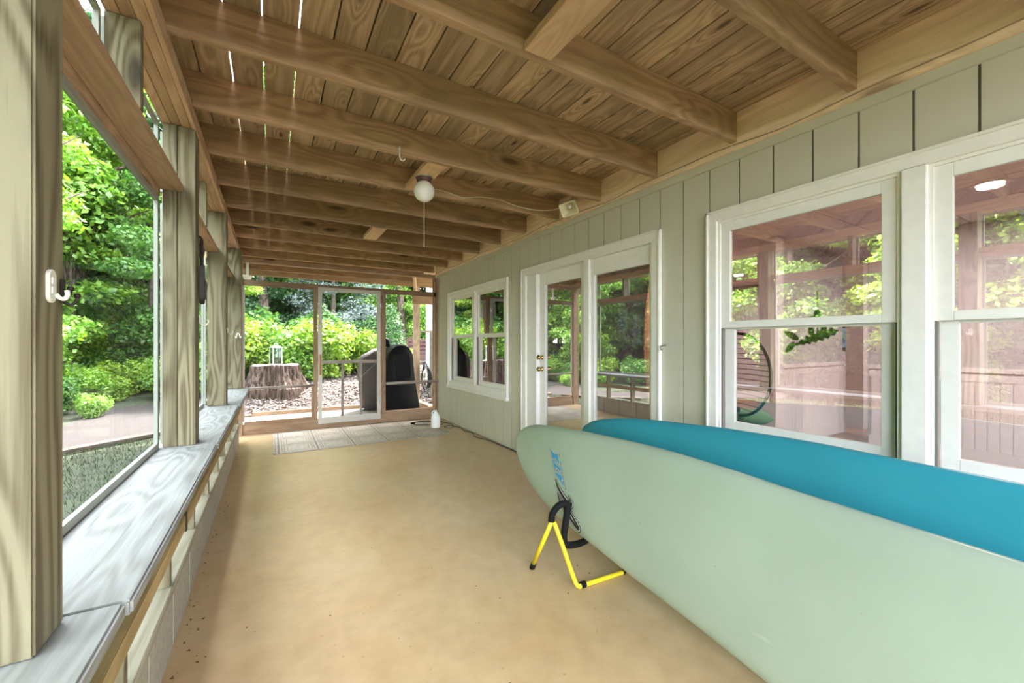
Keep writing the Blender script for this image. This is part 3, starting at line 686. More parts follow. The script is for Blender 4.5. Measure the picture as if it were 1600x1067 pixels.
for i in range(len(rings) - 1):
    for k in range(n_): F.append((i * n_ + k, i * n_ + (k + 1) % n_, (i + 1) * n_ + (k + 1) % n_, (i + 1) * n_ + k))
F.append(tuple(range(n_)))
MB().add(V, F).build('horn', M['cream'], hs, smooth=False)
MB().lathe([(0, ln - .03), (.012, ln - .032), (.018, ln - .05), (.018, ln - .10)], A, 16, Rm).build('reflex_cone', M['offwhite'], hs, smooth=True)
mb = MB(); mb.box(2.494, 2.501, 3.10, 3.15, 2.53, 2.66); mb.box(2.455, 2.4945, 3.11, 3.14, 2.56, 2.566); mb.box(2.455, 2.461, 3.11, 3.14, 2.53, 2.60); mb.tube([(2.43, 3.12, 2.6), (2.494, 3.12, 2.6)], .012, 10)
mb.build('bracket', M['offwhite'], hs)
adopt(hs)
wp = [(1.035, 3.12, 2.555), (1.10, 3.28, 2.575), (1.20, 3.325, 2.61), (1.33, 3.325, 2.60), (1.45, 3.325, 2.585), (1.62, 3.325, 2.62), (1.80, 3.325, 2.63), (1.98, 3.31, 2.60), (2.15, 3.26, 2.575), (2.30, 3.18, 2.575), (2.42, 3.16, 2.62)]
tag(MB().tube(smooth_path(wp, 6), .0045, 6).build('speaker_wire', M['cream'], smooth=True), 'cream wire drooping across a joist from globe light to horn loudspeaker', 'wire')
wp = []
for i in range(60):
    y_ = -1.5 + i * .142; wp.append((2.497 - (.0 if any(abs(y_ - q - .02) < .08 for q in JY) else .0), y_, 2.540 + .012 * math.sin(y_ * 4.1) + .006 * math.sin(y_ * 9)))
tag(MB().tube(smooth_path([(2.495, p[1], p[2]) for p in wp], 3), .0035, 5).build('ledger_wire', flat('tan wire', (.38, .27, .16), .6), smooth=True), 'thin tan wire running along the ledger board above the siding', 'wire')
tag(MB().tube(smooth_path([(2.54, 2.06, 1.29), (2.50, 2.06, 1.285), (2.485, 2.06, 1.27), (2.49, 2.06, 1.255), (2.50, 2.06, 1.26)]), .006, 8).build('wall_hook', M['steel'], smooth=True), 'small metal hook in the siding beside the patio door casing', 'hook')
# hooks on the near post
h = thing('key_hook', 'white plastic hook with oval plate on the nearest post', 'hook', (-.366, 1.12, 1.40))
mb = MB(); pr = [(1.118 + .015 * math.cos(a), 1.41 + (.016 if math.sin(a) >= 0 else -.016) + .016 * math.sin(a)) for a in [2 * PI * k / 24 for k in range(24)]]
mb.prism(pr, 'x', -.3665, -.3605); mb.build('plate', M['offwhite'], h, bev=.001)
mb = MB(); mb.box(-.3602, -.3585, 1.111, 1.124, 1.414, 1.426); mb.box(-.3602, -.3585, 1.111, 1.124, 1.396, 1.408); mb.build('strip', M['white'], h)
MB().tube(smooth_path([(-.361, 1.128, 1.397), (-.356, 1.132, 1.389), (-.351, 1.136, 1.388), (-.348, 1.140, 1.395), (-.349, 1.141, 1.405)]), .004, 8).build('prong', M['offwhite'], h, smooth=True)
adopt(h)
h = thing('coat_hook', 'black double-pronged coat hook on far edge of the nearest post', 'hook', (-.37, 1.17, 1.40))
MB().box(-.3665, -.3625, 1.164, 1.180, 1.385, 1.43).build('plate', M['iron'], h, bev=.001)
for a_, b_ in ((0, .0), (1, .0)):
    if a_ == 0: P = [(-.364, 1.172, 1.386), (-.356, 1.174, 1.380), (-.350, 1.176, 1.382), (-.346, 1.178, 1.390), (-.345, 1.178, 1.398)]
    else: P = [(-.364, 1.172, 1.40), (-.360, 1.173, 1.395), (-.355, 1.174, 1.40), (-.354, 1.175, 1.412)]
    MB().tube(smooth_path(P), .003, 8).build('prong', M['iron'], h, smooth=True)
    MB().lathe([(0.0001, -.006), (.0045, -.004), (.006, 0), (.0045, .004), (.0001, .006)], P[-1], 12).build('knob', M['iron'], h, smooth=True)
adopt(h)
h = thing('iron_hanger', 'dark wrought iron hanger with leaf blade on the second post', 'hanger', (-.36, 2.95, 1.53))
mb = MB(); mb.tube(smooth_path([(-.362, 2.95, 1.92), (-.350, 2.95, 1.90), (-.357, 2.95, 1.87), (-.342, 2.95, 1.84), (-.357, 2.95, 1.81), (-.350, 2.95, 1.78)]), .007, 6); mb.build('scroll', M['iron'], h, smooth=True)
MB().tube([(-.352, 2.95, 1.90), (-.352, 2.95, 1.60)], .010, 6).build('rod', M['iron'], h)
MB().prism([(2.935, 1.75), (2.955, 1.76), (2.975, 1.68), (2.97, 1.58), (2.95, 1.525), (2.935, 1.56), (2.925, 1.64)], 'x', -.362, -.335).build('blade', M['iron'], h, bev=.004)
MB().prism([(-.362, 1.67), (-.335, 1.68), (-.322, 1.64), (-.330, 1.56), (-.345, 1.53), (-.362, 1.56)], 'y', 2.945, 2.955).build('blade', M['iron'], h, bev=.003)
adopt(h)
for i, (x_, y_, z_, lab) in enumerate(((-.370, 2.99, 1.42, 'small white hook low on the second post, below the iron hanger'), (-.362, 4.64, 1.40, 'small white hook on the inner face of the third post'), (-.345, 6.19, 1.39, 'small white double hook on the front of the last post'))):
    mb = MB()
    if i < 2: mb.tube(smooth_path([(x_, y_, z_ + .05), (x_ + .006, y_, z_ + .03), (x_ + .008, y_, z_), (x_ + .03, y_, z_ - .012), (x_ + .045, y_, z_ + .003), (x_ + .046, y_, z_ + .02)]), .004, 6)
    else: mb.tube(smooth_path([(x_ - .05, y_, z_), (x_ - .04, y_ - .02, z_ - .015), (x_ - .03, y_ - .01, z_ + .04), (x_ - .01, y_ - .02, z_ + .03), (x_, y_ - .02, z_ - .015), (x_ + .012, y_ - .02, z_ + .005)]), .006, 6)
    tag(mb.build('cup_hook', M['offwhite'], smooth=True), lab, 'hook')

# ------------------------------------------------------------------ the house: rooms behind the glass, upper storey
hw = struct('wall_house')
hm = flat('house siding', (.42, .42, .34), .7); im = flat('lilac grey wall', (.52, .49, .50), .7)
box('upper_wall', 2.60, 8.8, -3.2, 7.02, 2.78, 5.6, hm, hw)
box('roof_slab', 2.2, 9.2, -3.6, 7.4, 5.6, 5.8, flat('roof', (.12, .11, .11), .9), hw)
for (a, b_, c_, d_) in ((2.60, 8.8, 6.95, 7.02), (2.60, 8.8, -3.2, -3.1), (8.7, 8.8, -3.1, 6.95)):
    box('outer_wall', a, b_, c_, d_, 0, 2.78, hm, hw)
ic = struct('ceiling_inside'); ct = flat('ceiling tile', (.58, .54, .56), .8, noise=.05, nscale=60)
box('ceiling_slab', 2.61, 8.69, -3.09, 6.94, 2.50, 2.55, ct, ic)
for i in range(10):
    for k in range(16):
        xa = 2.62 + .607 * i; ya = -3.08 + .61 * k + .0
        if ya > 6.9: continue
        box('ceiling_tile', xa + .006, xa + .601, ya + .006, min(ya + .604, 6.93), 2.485, 2.499, ct, ic) if (xa < 7 and ya > -1) else None
fi = struct('floor_inside'); fw = wood('red brown floor board', (.36, .2, .13), (.22, .11, .07), 'x', 5, .2, rough=.3)
for k in range(92):
    ya = -3.08 + .11 * k
    if ya > -1.2 and ya < 6.9: box('floor_board', 2.62, 8.68, ya + .001, ya + .109, .10, .12, fw, fi)
box('floor_slab', 2.62, 8.68, -3.08, 6.93, .02, .099, fw, fi)
wi = struct('wall_inside'); wp_ = flat('white wainscot paint', (.80, .77, .77), .5)
def wainscot(ax, c_, a, b_, sgn, h=1.02):
    """beadboard wall: plane at c_ on axis ax, from a to b_, facing sgn"""
    def bb(a0, a1, t0, t1, z0, z1, nm, mt):
        lo, hi = sorted((c_ + sgn * t0, c_ + sgn * t1))
        return box(nm, lo, hi, a0, a1, z0, z1, mt, wi) if ax == 'x' else box(nm, a0, a1, lo, hi, z0, z1, mt, wi)
    bb(a, b_, -.10, 0, .12, 2.48, 'wall_panel', im)
    bb(a, b_, .001, .016, .121, .27, 'base_board', wp_); bb(a, b_, .001, .03, h, h + .045, 'chair_rail', wp_); bb(a, b_, .001, .014, h - .09, h - .001, 'rail_board', wp_)
    p = a
    while p < b_ - .02:
        bb(p + .002, min(p + .078, b_), .001, .010, .271, h - .091, 'bead_board', wp_); p += .08
wainscot('y', 2.50, 4.95, 6.60, -1)
wainscot('x', 5.90, -3.0, 1.98, -1)
box('column', 4.78, 4.945, 2.42, 2.60, .12, 2.48, wp_, wi, bev=.004)
box('door_jamb', 7.02, 7.16, 2.42, 2.62, .12, 2.48, wp_, wi)
box('wall_panel', 7.16, 8.69, 2.45, 2.60, .12, 2.48, im, wi)
wm = flat('warm tan wall', (.52, .27, .13), .7)
box('wall_panel', 2.62, 8.69, 6.80, 6.93, .12, 2.48, wm, wi)
box('wall_panel', 8.5, 8.69, 2.61, 6.79, .12, 2.48, im, wi)
box('wall_panel', 8.5, 8.69, -3.08, 2.44, .12, 2.48, im, wi)
box('wall_panel', 5.2, 5.3, 3.9, 6.79, .12, 2.48, wm, wi)
rg = box('area_rug', 3.0, 5.1, 2.8, 5.6, .121, .135, flat('grey rug', (.22, .19, .18), .95, noise=.3, nscale=50)); tag(rg, 'grey area rug on the floor of the warm lit room indoors', 'rug')
for (x_, y_, pw) in ((4.6, .83, 20), (4.6, -1.4, 18), (6.9, 4.1, 26), (4.3, 4.9, 30), (7.3, .6, 22)):
    d_ = thing('recessed_light', {4.6: 'large round recessed ceiling light shining inside the nearest window', 6.9: 'small round recessed light far inside the house', 4.3: 'round recessed light in the warm room behind the patio door', 7.3: 'round recessed light in the back hall indoors'}[x_] if y_ > -1 else 'round recessed light indoors at the near end of the long room', 'light', (x_, y_, 2.484))
    MB().lathe([(.075, -.002), (.105, -.005), (.11, 0), (.075, 0)], (0, 0, 0), 28).build('trim_ring', M['white'], d_, smooth=True)
    MB().lathe([(0, -.001), (.0745, -.001), (.0745, 0), (0, 0)], (0, 0, 0), 28).build('lens', emit('lamp lens', (1, .95, .88), 4), d_)
    al = bpy.data.lights.new('downlight', 'AREA'); al.shape = 'DISK'; al.size = .14; al.energy = pw; al.color = (1, .88, .80)
    lo_ = bpy.data.objects.new('downlight', al); C.objects.link(lo_); lo_.parent = d_; lo_.location = (0, 0, -.02)
# oval wicker chair back seen through the glass
ch = thing('wicker_chair', 'round black wire-framed basket chair seen through the big window', 'chair', (3.95, 2.35, .12))
pts = [(3.95 + .10 * math.sin(a), 2.35 + .36 * math.sin(a), 1.0 + .40 * math.cos(a)) for a in [2 * PI * k / 40 for k in range(41)]]
MB().tube(pts, .014, 8, cap=False).build('rim', M['black'], ch, smooth=True)
mb = MB()
for k in range(-7, 8):
    t_ = k / 8; w_ = math.sqrt(1 - t_ * t_)
    mb.tube([(3.95 + .1 * w_ * q, 2.35 + .36 * w_ * q, 1.0 + .40 * t_ - .0) if abs(q) == 1 else (3.95 + .1 * w_ * q + .13 * (1 - q * q), 2.35 + .36 * w_ * q + .06 * (1 - q * q), 1.0 + .4 * t_) for q in (-1, -.6, -.2, .2, .6, 1)], .004, 5)
mb.build('woven_back', flat('dark wicker', (.07, .05, .035), .7), ch)
mb = MB(); mb.lathe([(0, 0), (.24, .01), (.30, .05), (.24, .11), (0, .13)], (4.15, 2.45, .50), 20); mb.build('seat_cushion', flat('green cushion', (.10, .22, .08), .8), ch, smooth=True)
for a in (0, 1, 2, 3):
    q = a * PI / 2 + .6; MB().tube([(4.15 + .15 * math.cos(q), 2.45 + .15 * math.sin(q), .52), (4.15 + .27 * math.cos(q), 2.45 + .27 * math.sin(q), .136)], .014, 6).build('leg', M['black'], ch)
MB().tube([(4.05, 2.42, .58), (3.98, 2.37, .66)], .02, 6).build('bracket', M['black'], ch)
adopt(ch)
# green leaf ornament hanging inside the glass
lo = thing('leaf_ornament', 'green cut-leaf ornament hanging inside the big double-hung window', 'ornament', (2.66, 1.15, 1.36))
lm = flat('ornament green', (.20, .36, .12), .4); ldm = flat('ornament dark green', (.02, .09, .05), .4)
def leafshape(name, base, tip, wd, mat, slits=0):
    base = Vector(base); tip = Vector(tip); d = tip - base; q = Vector((0, -d.z, d.y)).normalized(); n = 15; V = []; F = []
    for i in range(n + 1):
        t_ = i / n; w_ = wd * math.sin(PI * t_ ** .8) ** .8 + .001
        if slits and i % 2: w_ *= .45
        p = base + d * t_
        V += [p + q * w_, p - q * w_ * (.7 if slits else 1)]
    for i in range(n): F.append((2 * i, 2 * i + 1, 2 * i + 3, 2 * i + 2))
    o = MB().add(V, F).build(name, mat, lo); s = o.modifiers.new('t', 'SOLIDIFY'); s.thickness = .003
leafshape('leaf', (2.66, 1.02, 1.375), (2.66, 1.245, 1.29), .042, lm, 1)
leafshape('leaf', (2.663, 1.22, 1.325), (2.663, 1.30, 1.375), .018, lm)
leafshape('leaf', (2.657, 1.24, 1.31), (2.657, 1.29, 1.245), .017, lm)
leafshape('leaf', (2.663, 1.155, 1.34), (2.663, 1.16, 1.42), .014, ldm); leafshape('leaf', (2.663, 1.10, 1.34), (2.663, 1.09, 1.42), .014, ldm)
leafshape('leaf', (2.657, 1.12, 1.44), (2.657, 1.125, 1.50), .018, ldm); leafshape('leaf', (2.657, 1.13, 1.45), (2.657, 1.18, 1.44), .012, ldm)
MB().tube([(2.66, 1.125, 1.33), (2.66, 1.125, 1.60)], .004, 6).build('stem', ldm, lo)
adopt(lo)
pc = thing('wall_picture', 'small framed blue picture on the wall beyond the inner doorway', 'picture', (8.0, 3.3, 1.4))
MB().box(8.46, 8.499, 3.0, 3.5, 1.2, 1.6).build('frame', M['black'], pc); MB().box(8.455, 8.4595, 3.03, 3.47, 1.23, 1.57).build('canvas', flat('blue art', (.15, .3, .45), .6, noise=.5, nscale=5), pc); adopt(pc)

# ------------------------------------------------------------------ outside ground
def sst(a, b_, x): t_ = max(0, min(1, (x - a) / (b_ - a))); return t_ * t_ * (3 - 2 * t_)
def G(x, y):
    rise = .02 + .38 * sst(8.55, 10.2, y) + .35 * sst(10.2, 15, y) + .9 * sst(15, 30, y)
    far = .5 * sst(12, 22, y) + .9 * sst(7, 16, -x) 
    return rise * sst(-1.7, -.7, x) + far * (1 - sst(-1.7, -.7, x)) - .03
def grid(name, xs, ys, lift, mat, mask=None, jit=0, par=None, kind=None):
    V = []; F = []; n = len(xs)
    for y in ys:
        for x in xs: V.append((x, y, G(x, y) + lift + random.uniform(-jit, jit)))
    for j_ in range(len(ys) - 1):
        for i in range(n - 1):
            cx_, cy_ = (xs[i] + xs[i + 1]) / 2, (ys[j_] + ys[j_ + 1]) / 2
            if mask is None or mask(cx_, cy_): a = j_ * n + i; F.append((a, a + 1, a + n + 1, a + n))
    return MB().add(V, F).build(name, mat, par, smooth=not jit, kind=kind)
fr = lambda a, b_, n: [a + (b_ - a) * i / n for i in range(n + 1)]
inhouse = lambda x, y: (-.5 < x < 8.7 and -2.1 < y < 8.5 and not (x > 2.75 and y > 7.1))
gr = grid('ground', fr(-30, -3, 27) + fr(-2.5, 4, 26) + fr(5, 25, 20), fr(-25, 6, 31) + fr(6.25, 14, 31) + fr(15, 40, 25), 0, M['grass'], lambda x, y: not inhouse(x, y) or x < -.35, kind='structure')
def inpoly(p, P):
    c_ = False; n = len(P)
    for i in range(n):
        (a, b_), (c2, d_) = P[i], P[(i + 1) % n]
        if (b_ > p[1]) != (d_ > p[1]) and p[0] < (c2 - a) * (p[1] - b_) / (d_ - b_) + a: c_ = not c_
    return c_
PATH = [(-9, 2.5), (-5, 5.6), (-3.4, 6.6), (-2.25, 6.95), (-1.41, 7.8), (-.9, 8.7), (-1.1, 12.4), (-2.16, 12.0), (-2.89, 11.05), (-2.95, 9.2), (-2.7, 8.3), (-4.6, 7.6), (-9, 4.4)]
pt = grid('garden_path', fr(-9, -.8, 66), fr(2.4, 12.6, 82), .012, M['path'], lambda x, y: inpoly((x, y), PATH), kind='structure')
mu = grid('mulch_bed', fr(-1.0, 6, 60), fr(8.56, 15, 60), .015, M['mulch'], None, .012, kind='structure')
ts = [(-2.30, 6.75), (-1.50, 7.50), (-1.05, 8.2)]
MB().tube([(p[0], p[1], .02) for p in ts], .04, 6).build('path_edging', M['darkbark'], None, kind='structure')
# chips of mulch: one scatter
def scatter_quads(n, sampler, size, mats, name, flatness=.5, asp=.35):
    V = np.zeros((n * 4, 3)); 
    for i in range(n):
        p = np.array(sampler()); a = random.random() * 6.283; s_ = random.uniform(*size)
        u = np.array([math.cos(a), math.sin(a), random.uniform(-.4, .4)]); w_ = np.array([-math.sin(a), math.cos(a), random.uniform(-1, 1) * flatness]) * asp
        V[4 * i:4 * i + 4] = [p - u * s_ - w_ * s_, p + u * s_ - w_ * s_, p + u * s_ + w_ * s_, p - u * s_ + w_ * s_]
    me = bpy.data.meshes.new(name); me.from_pydata(V.tolist(), [], [(4 * i, 4 * i + 1, 4 * i + 2, 4 * i + 3) for i in range(n)])
    for m_ in mats: me.materials.append(m_)
    me.polygons.foreach_set('material_index', [random.choice(range(len(mats))) for _ in range(n)])
    o = bpy.data.objects.new(name, me); C.objects.link(o); return o
def smp():
    x_, y_ = random.uniform(-.95, 5), 8.62 + 4 * random.random() ** 1.4; return (x_, y_, G(x_, y_) + .03)
o = scatter_quads(16000, smp, (.012, .032), [M['chip1'], M['chip1'], M['chip2']], 'mulch_chips'); o['kind'] = 'stuff'; tag(o, 'pale wood chips of mulch covering the sunlit bed round the stump', 'mulch')
def smp():
    while True:
        x_, y_ = random.uniform(-8, -.6), random.uniform(-1, 8.4)
        if not inpoly((x_, y_), PATH): return (x_, y_, G(x_, y_) + .02)
def blades(n, name, size):
    V = []; F = []
    for i in range(n):
        x_, y_, z_ = smp(); a = random.random() * 6.28; h_ = random.uniform(*size); w_ = .003; k = len(V)
        V += [(x_ - w_ * math.cos(a), y_ - w_ * math.sin(a), z_ - .02), (x_ + w_ * math.cos(a), y_ + w_ * math.sin(a), z_ - .02), (x_ + random.uniform(-.03, .03), y_ + random.uniform(-.03, .03), z_ + h_)]
        F.append((k, k + 1, k + 2))
    o = MB().add(V, F); me = bpy.data.meshes.new(name); me.from_pydata(o.v, [], o.f); me.materials.append(M['blade']); ob = bpy.data.objects.new(name, me); C.objects.link(ob); ob['kind'] = 'stuff'; return ob
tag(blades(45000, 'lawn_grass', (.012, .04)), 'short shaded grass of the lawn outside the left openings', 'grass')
def smp():
    x_, y_ = random.uniform(2.3, 3.6), random.uniform(8.9, 11); return (x_, y_, G(x_, y_) + .02)
tag(blades(1500, 'grass_tuft', (.12, .32)), 'tall bright grass growing behind the post with the hose', 'grass')
# deck boards outside the screen door, timber edging
dk = struct('deck_outside')
for k in range(11):
    box('deck_board', -.55, 2.75, 6.975 + .138 * k, 6.975 + .138 * k + .133, -.01, .02, M['deck'], dk, bev=.003)
box('edging_timber', -.30, 2.62, 8.53, 8.61, -.02, .085, M['frame_x'], dk, bev=.006)
box('edging_timber', -1.0, -.31, 8.55, 8.66, -.04, .04, M['frame_x'], dk, bev=.006)
box('edging_timber', 2.55, 2.66, 7.45, 8.44, .021, .13, M['fresh_y'], dk, bev=.006)
op = struct('deck_support'); 
box('deck_post', 2.545, 2.665, 8.36, 8.455, .0, 2.50, wood('pinkish tan post', (.62, .47, .38), (.42, .29, .22), 'z', 5, .3), op, bev=.004)  # pinkish tan wood
box('cross_board', 2.50, 3.05, 8.31, 8.355, 2.13, 2.29, M['frame_x'], op, bev=.003)
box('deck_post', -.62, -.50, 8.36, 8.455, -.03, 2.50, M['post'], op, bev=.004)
# hose
hb = thing('garden_hose', 'black garden hose hanging in loops on the far post', 'hose', (2.76, 8.33, .2))
mb = MB()
for k in range(6):
    r_ = .05 + .012 * k; x_ = 2.77; pts = [(x_ + (.055 + .011 * k) * math.sin(a), 8.33 - .02 * k + .02 * math.sin(3 * a), .60 + (.33 - .02 * k) * math.cos(a) - .02 * (k % 2)) for a in [2 * PI * q / 30 for q in range(31)]]
    mb.tube(pts, .011, 6, cap=False)
mb.build('hose_coil', flat('black hose', (.03, .03, .035), .3), hb, smooth=True)
MB().box(2.667, 2.80, 8.36, 8.40, .86, .92).build('hose_hanger', M['steel'], hb); adopt(hb)

# stump and lantern
st = thing('tree_stump', 'broad old tree stump with furrowed bark in the mulch bed', 'stump', (.07, 10.0, .38))
n = 72; prof = [(-.3, .66), (0, .62), (.08, .56), (.20, .50), (.32, .455), (.44, .435), (.475, .425)]; V = []; F = []
lob = [random.uniform(-1, 1) for _ in range(n)]
for z_, r_ in prof:
    for k in range(n):
        a = 2 * PI * k / n; ridge = (.022 * (1 if k % 2 else -1) + .02 * lob[k]) + .06 * math.sin(5 * a + 1) * (1 - max(z_, 0) / .5) ** 2
        rr = r_ + ridge; V.append((rr * math.cos(a), rr * math.sin(a), z_ + (.012 * math.sin(3 * a) if z_ > .4 else 0)))
for i in range(len(prof) - 1):
    for k in range(n): F.append((i * n + k, i * n + (k + 1) % n, (i + 1) * n + (k + 1) % n, (i + 1) * n + k))
MB().add(V, F).build('bark', M['bark'], st)
tv = V[-n:]; MB().add([(0, 0, .472)] + [(p[0] * .985, p[1] * .985, p[2] - .002) for p in tv], [(0, 1 + k, 1 + (k + 1) % n) for k in range(n)]).build('cut_top', flat('cut stump wood', (.55, .44, .38), .8, noise=.2, nscale=14), st)
ln_ = thing('garden_lantern', 'clear glass garden lantern with metal frame standing on the stump', 'lantern', (.07, 9.95, .858))
lmm = flat('pale lantern metal', (.46, .56, .50), .4); ln_.rotation_euler = (0, 0, .35)
mb = MB()
for sx in (-1, 1):
    for sy in (-1, 1): mb.box(sx * .085 - .008, sx * .085 + .008, sy * .085 - .008, sy * .085 + .008, .015, .36)
mb.box(-.095, .095, -.095, .095, 0, .02); mb.build('frame', lmm, ln_)
MB().add([(-.1, -.1, .36), (.1, -.1, .36), (.1, .1, .36), (-.1, .1, .36), (-.04, -.04, .40), (.04, -.04, .40), (.04, .04, .40), (-.04, .04, .40)], [(0, 1, 2, 3), (4, 5, 6, 7), (0, 1, 5, 4), (1, 2, 6, 5), (2, 3, 7, 6), (3, 0, 4, 7)]).build('roof', lmm, ln_)
MB().tube(smooth_path([(-.04, 0, .40), (-.035, 0, .435), (0, 0, .45), (.035, 0, .435), (.04, 0, .40)]), .005, 6).build('handle', lmm, ln_, smooth=True)
for (a, b_, c_, d_) in ((-.077, .077, -.087, -.083), (-.077, .077, .083, .087), (-.087, -.083, -.077, .077), (.083, .087, -.077, .077)): box('pane', a, b_, c_, d_, .021, .359, glass('lantern glass', (.9, .96, .94), .25), ln_)
MB().lathe([(0, .021), (.04, .021), (.04, .11), (0, .112)], (0, 0, 0), 18).build('candle', M['cream'], ln_, smooth=True)

# covered grills on the deck
def drape(name, prof, y0, y1, mat, par, rnd=.12, fold=.012, n=40):
    """cover: closed section prof [(x, z)] swept from y0 to y1 with rounded ends and folds"""
    V = []; F = []; m = len(prof); cx_ = sum(p[0] for p in prof) / m; ys_ = [y0, y0 + .03, y0 + .10] + [y0 + .1 + (y1 - y0 - .2) * i / 6 for i in range(1, 6)] + [y1 - .10, y1 - .03, y1]
    for j_, y_ in enumerate(ys_):
        e = min(y_ - y0, y1 - y_); s_ = 1 - rnd * max(0, 1 - e / .12) ** 2
        for i, (x_, z_) in enumerate(prof):
            f_ = fold * math.sin(i * 1.9 + j_ * .8) * (1 - z_ / 1.3)
            V.append((cx_ + (x_ - cx_) * s_ + f_, y_ + f_ * .5, z_ * (1 - (1 - s_) * .35)))
    k = len(ys_)
    for j_ in range(k - 1):
        for i in range(m): F.append((j_ * m + i, j_ * m + (i + 1) % m, (j_ + 1) * m + (i + 1) % m, (j_ + 1) * m + i))
    F += [tuple(range(m))[::-1], tuple(range((k - 1) * m, k * m))]
    o = MB().add(V, F).build(name, mat, par, smooth=True); return o
blk = flat('black vinyl cover', (.0015, .0015, .002), .5, spec=.1, bump=.5, nscale=6)
gr_ = thing('covered_grill', 'tall rounded grill under a glossy black vinyl cover on the deck', 'grill', (2.06, 7.72, .02))
pr = [(1.72, .05), (1.74, .3), (1.775, .6), (1.79, .85), (1.80, 1.0), (1.83, 1.13), (1.89, 1.22), (1.97, 1.275), (2.06, 1.29), (2.15, 1.275), (2.23, 1.22), (2.28, 1.13), (2.30, 1.0), (2.31, .85), (2.33, .6), (2.38, .38), (2.415, .2), (2.42, .05), (2.3, .04), (2.06, .045), (1.85, .04)]
drape('cover', pr, 7.55, 8.12, blk, gr_, .06)
# front pocket panel proud of the cover and its seam
MB().prism([(1.93, .66), (1.90, 1.02), (1.915, 1.10), (2.19, 1.10), (2.22, 1.02), (2.235, .66)], 'y', 7.525, 7.56).build('front_panel', flat('dark cover panel', (.001, .001, .0012), .35, spec=.1), gr_, bev=.012)
for x_ in (1.80, 2.36): MB().tube([(x_, 7.62, .021), (x_, 7.62, .055)], .02, 10).build('caster', M['black'], gr_)
MB().lathe([(0, 0), (.06, .0), (.065, .08), (.05, .13), (.0, .145)], (1.875, 7.95, 1.235), 16, Matrix.Scale(1.25, 4)).build('chimney_bump', blk, gr_, smooth=True)
adopt(gr_)
gc = thing('covered_grill', 'lower grill under a grey brown cover left of the black one', 'grill', (1.55, 8.12, .02))
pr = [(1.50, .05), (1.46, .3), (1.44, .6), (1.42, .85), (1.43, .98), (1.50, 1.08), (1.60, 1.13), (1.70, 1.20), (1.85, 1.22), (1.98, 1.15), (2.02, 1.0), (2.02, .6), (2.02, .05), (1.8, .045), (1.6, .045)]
drape('cover', pr, 8.14, 8.42, flat('grey brown cover', (.10, .085, .08), .7, noise=.2, nscale=5), gc, .15, .03); adopt(gc)  # grey brown, paler than the black cover
# far fence, downspout, flood lamp
fe = thing('slat_fence', 'dark brown horizontal slat fence beyond the grills', 'fence', (4.3, 14, .4)); fm = flat('dark fence stain', (.07, .03, .025), .8)
for k in range(7): box('slat', 3.1, 6.5, 14.0, 14.025, .55 + .135 * k, .66 + .135 * k, fm, fe)
for x_ in (3.15, 4.1, 5.05, 6.0): box('fence_post', x_, x_ + .09, 14.026, 14.11, .2, 1.55, fm, fe)
adopt(fe)
ds = thing('downspout', 'white downspout standing at the house corner past the deck', 'downspout', (3.22, 9.5, .1))
mb = MB(); mb.box(3.19, 3.25, 9.47, 9.53, .2, 3.4); mb.build('pipe', M['white'], ds); mb = MB(); mb.prism([(9.47, .2), (9.53, .25), (9.40, .10), (9.36, .05)], 'x', 3.19, 3.25); mb.build('elbow', M['white'], ds); adopt(ds)
co = thing('corner_board', 'pale blue grey sided shed corner beside the white downspout', 'shed', (3.5, 9.9, .1))
box('side_wall', 3.30, 4.4, 9.62, 9.75, .0, 3.3, flat('blue grey siding', (.36, .42, .52), .7), co); box('side_roof', 3.18, 4.6, 9.5, 9.9, 3.3, 3.4, M['white'], co)
box('step_rail', 2.72, 3.2, 9.0, 9.05, 1.56, 1.60, M['deck'], co); box('step_post', 3.12, 3.16, 9.0, 9.05, .1, 1.56, M['deck'], co); box('step_post', 2.74, 2.78, 9.0, 9.05, .1, 1.56, M['deck'], co); adopt(co)
fl_ = thing('flood_lamp', 'white outdoor flood lamp just above the screen header at left', 'lamp', (-.33, 7.6, 2.4))
MB().lathe([(0, 0), (.045, .005), (.06, .05), (.075, .06), (0, .062)], (-.33, 7.6, 2.30), 16).build('lamp_head', M['white'], fl_, smooth=True)
MB().tube([(-.33, 7.6, 2.35), (-.33, 7.6, 2.559)], .02, 8).build('stem', M['white'], fl_); adopt(fl_)

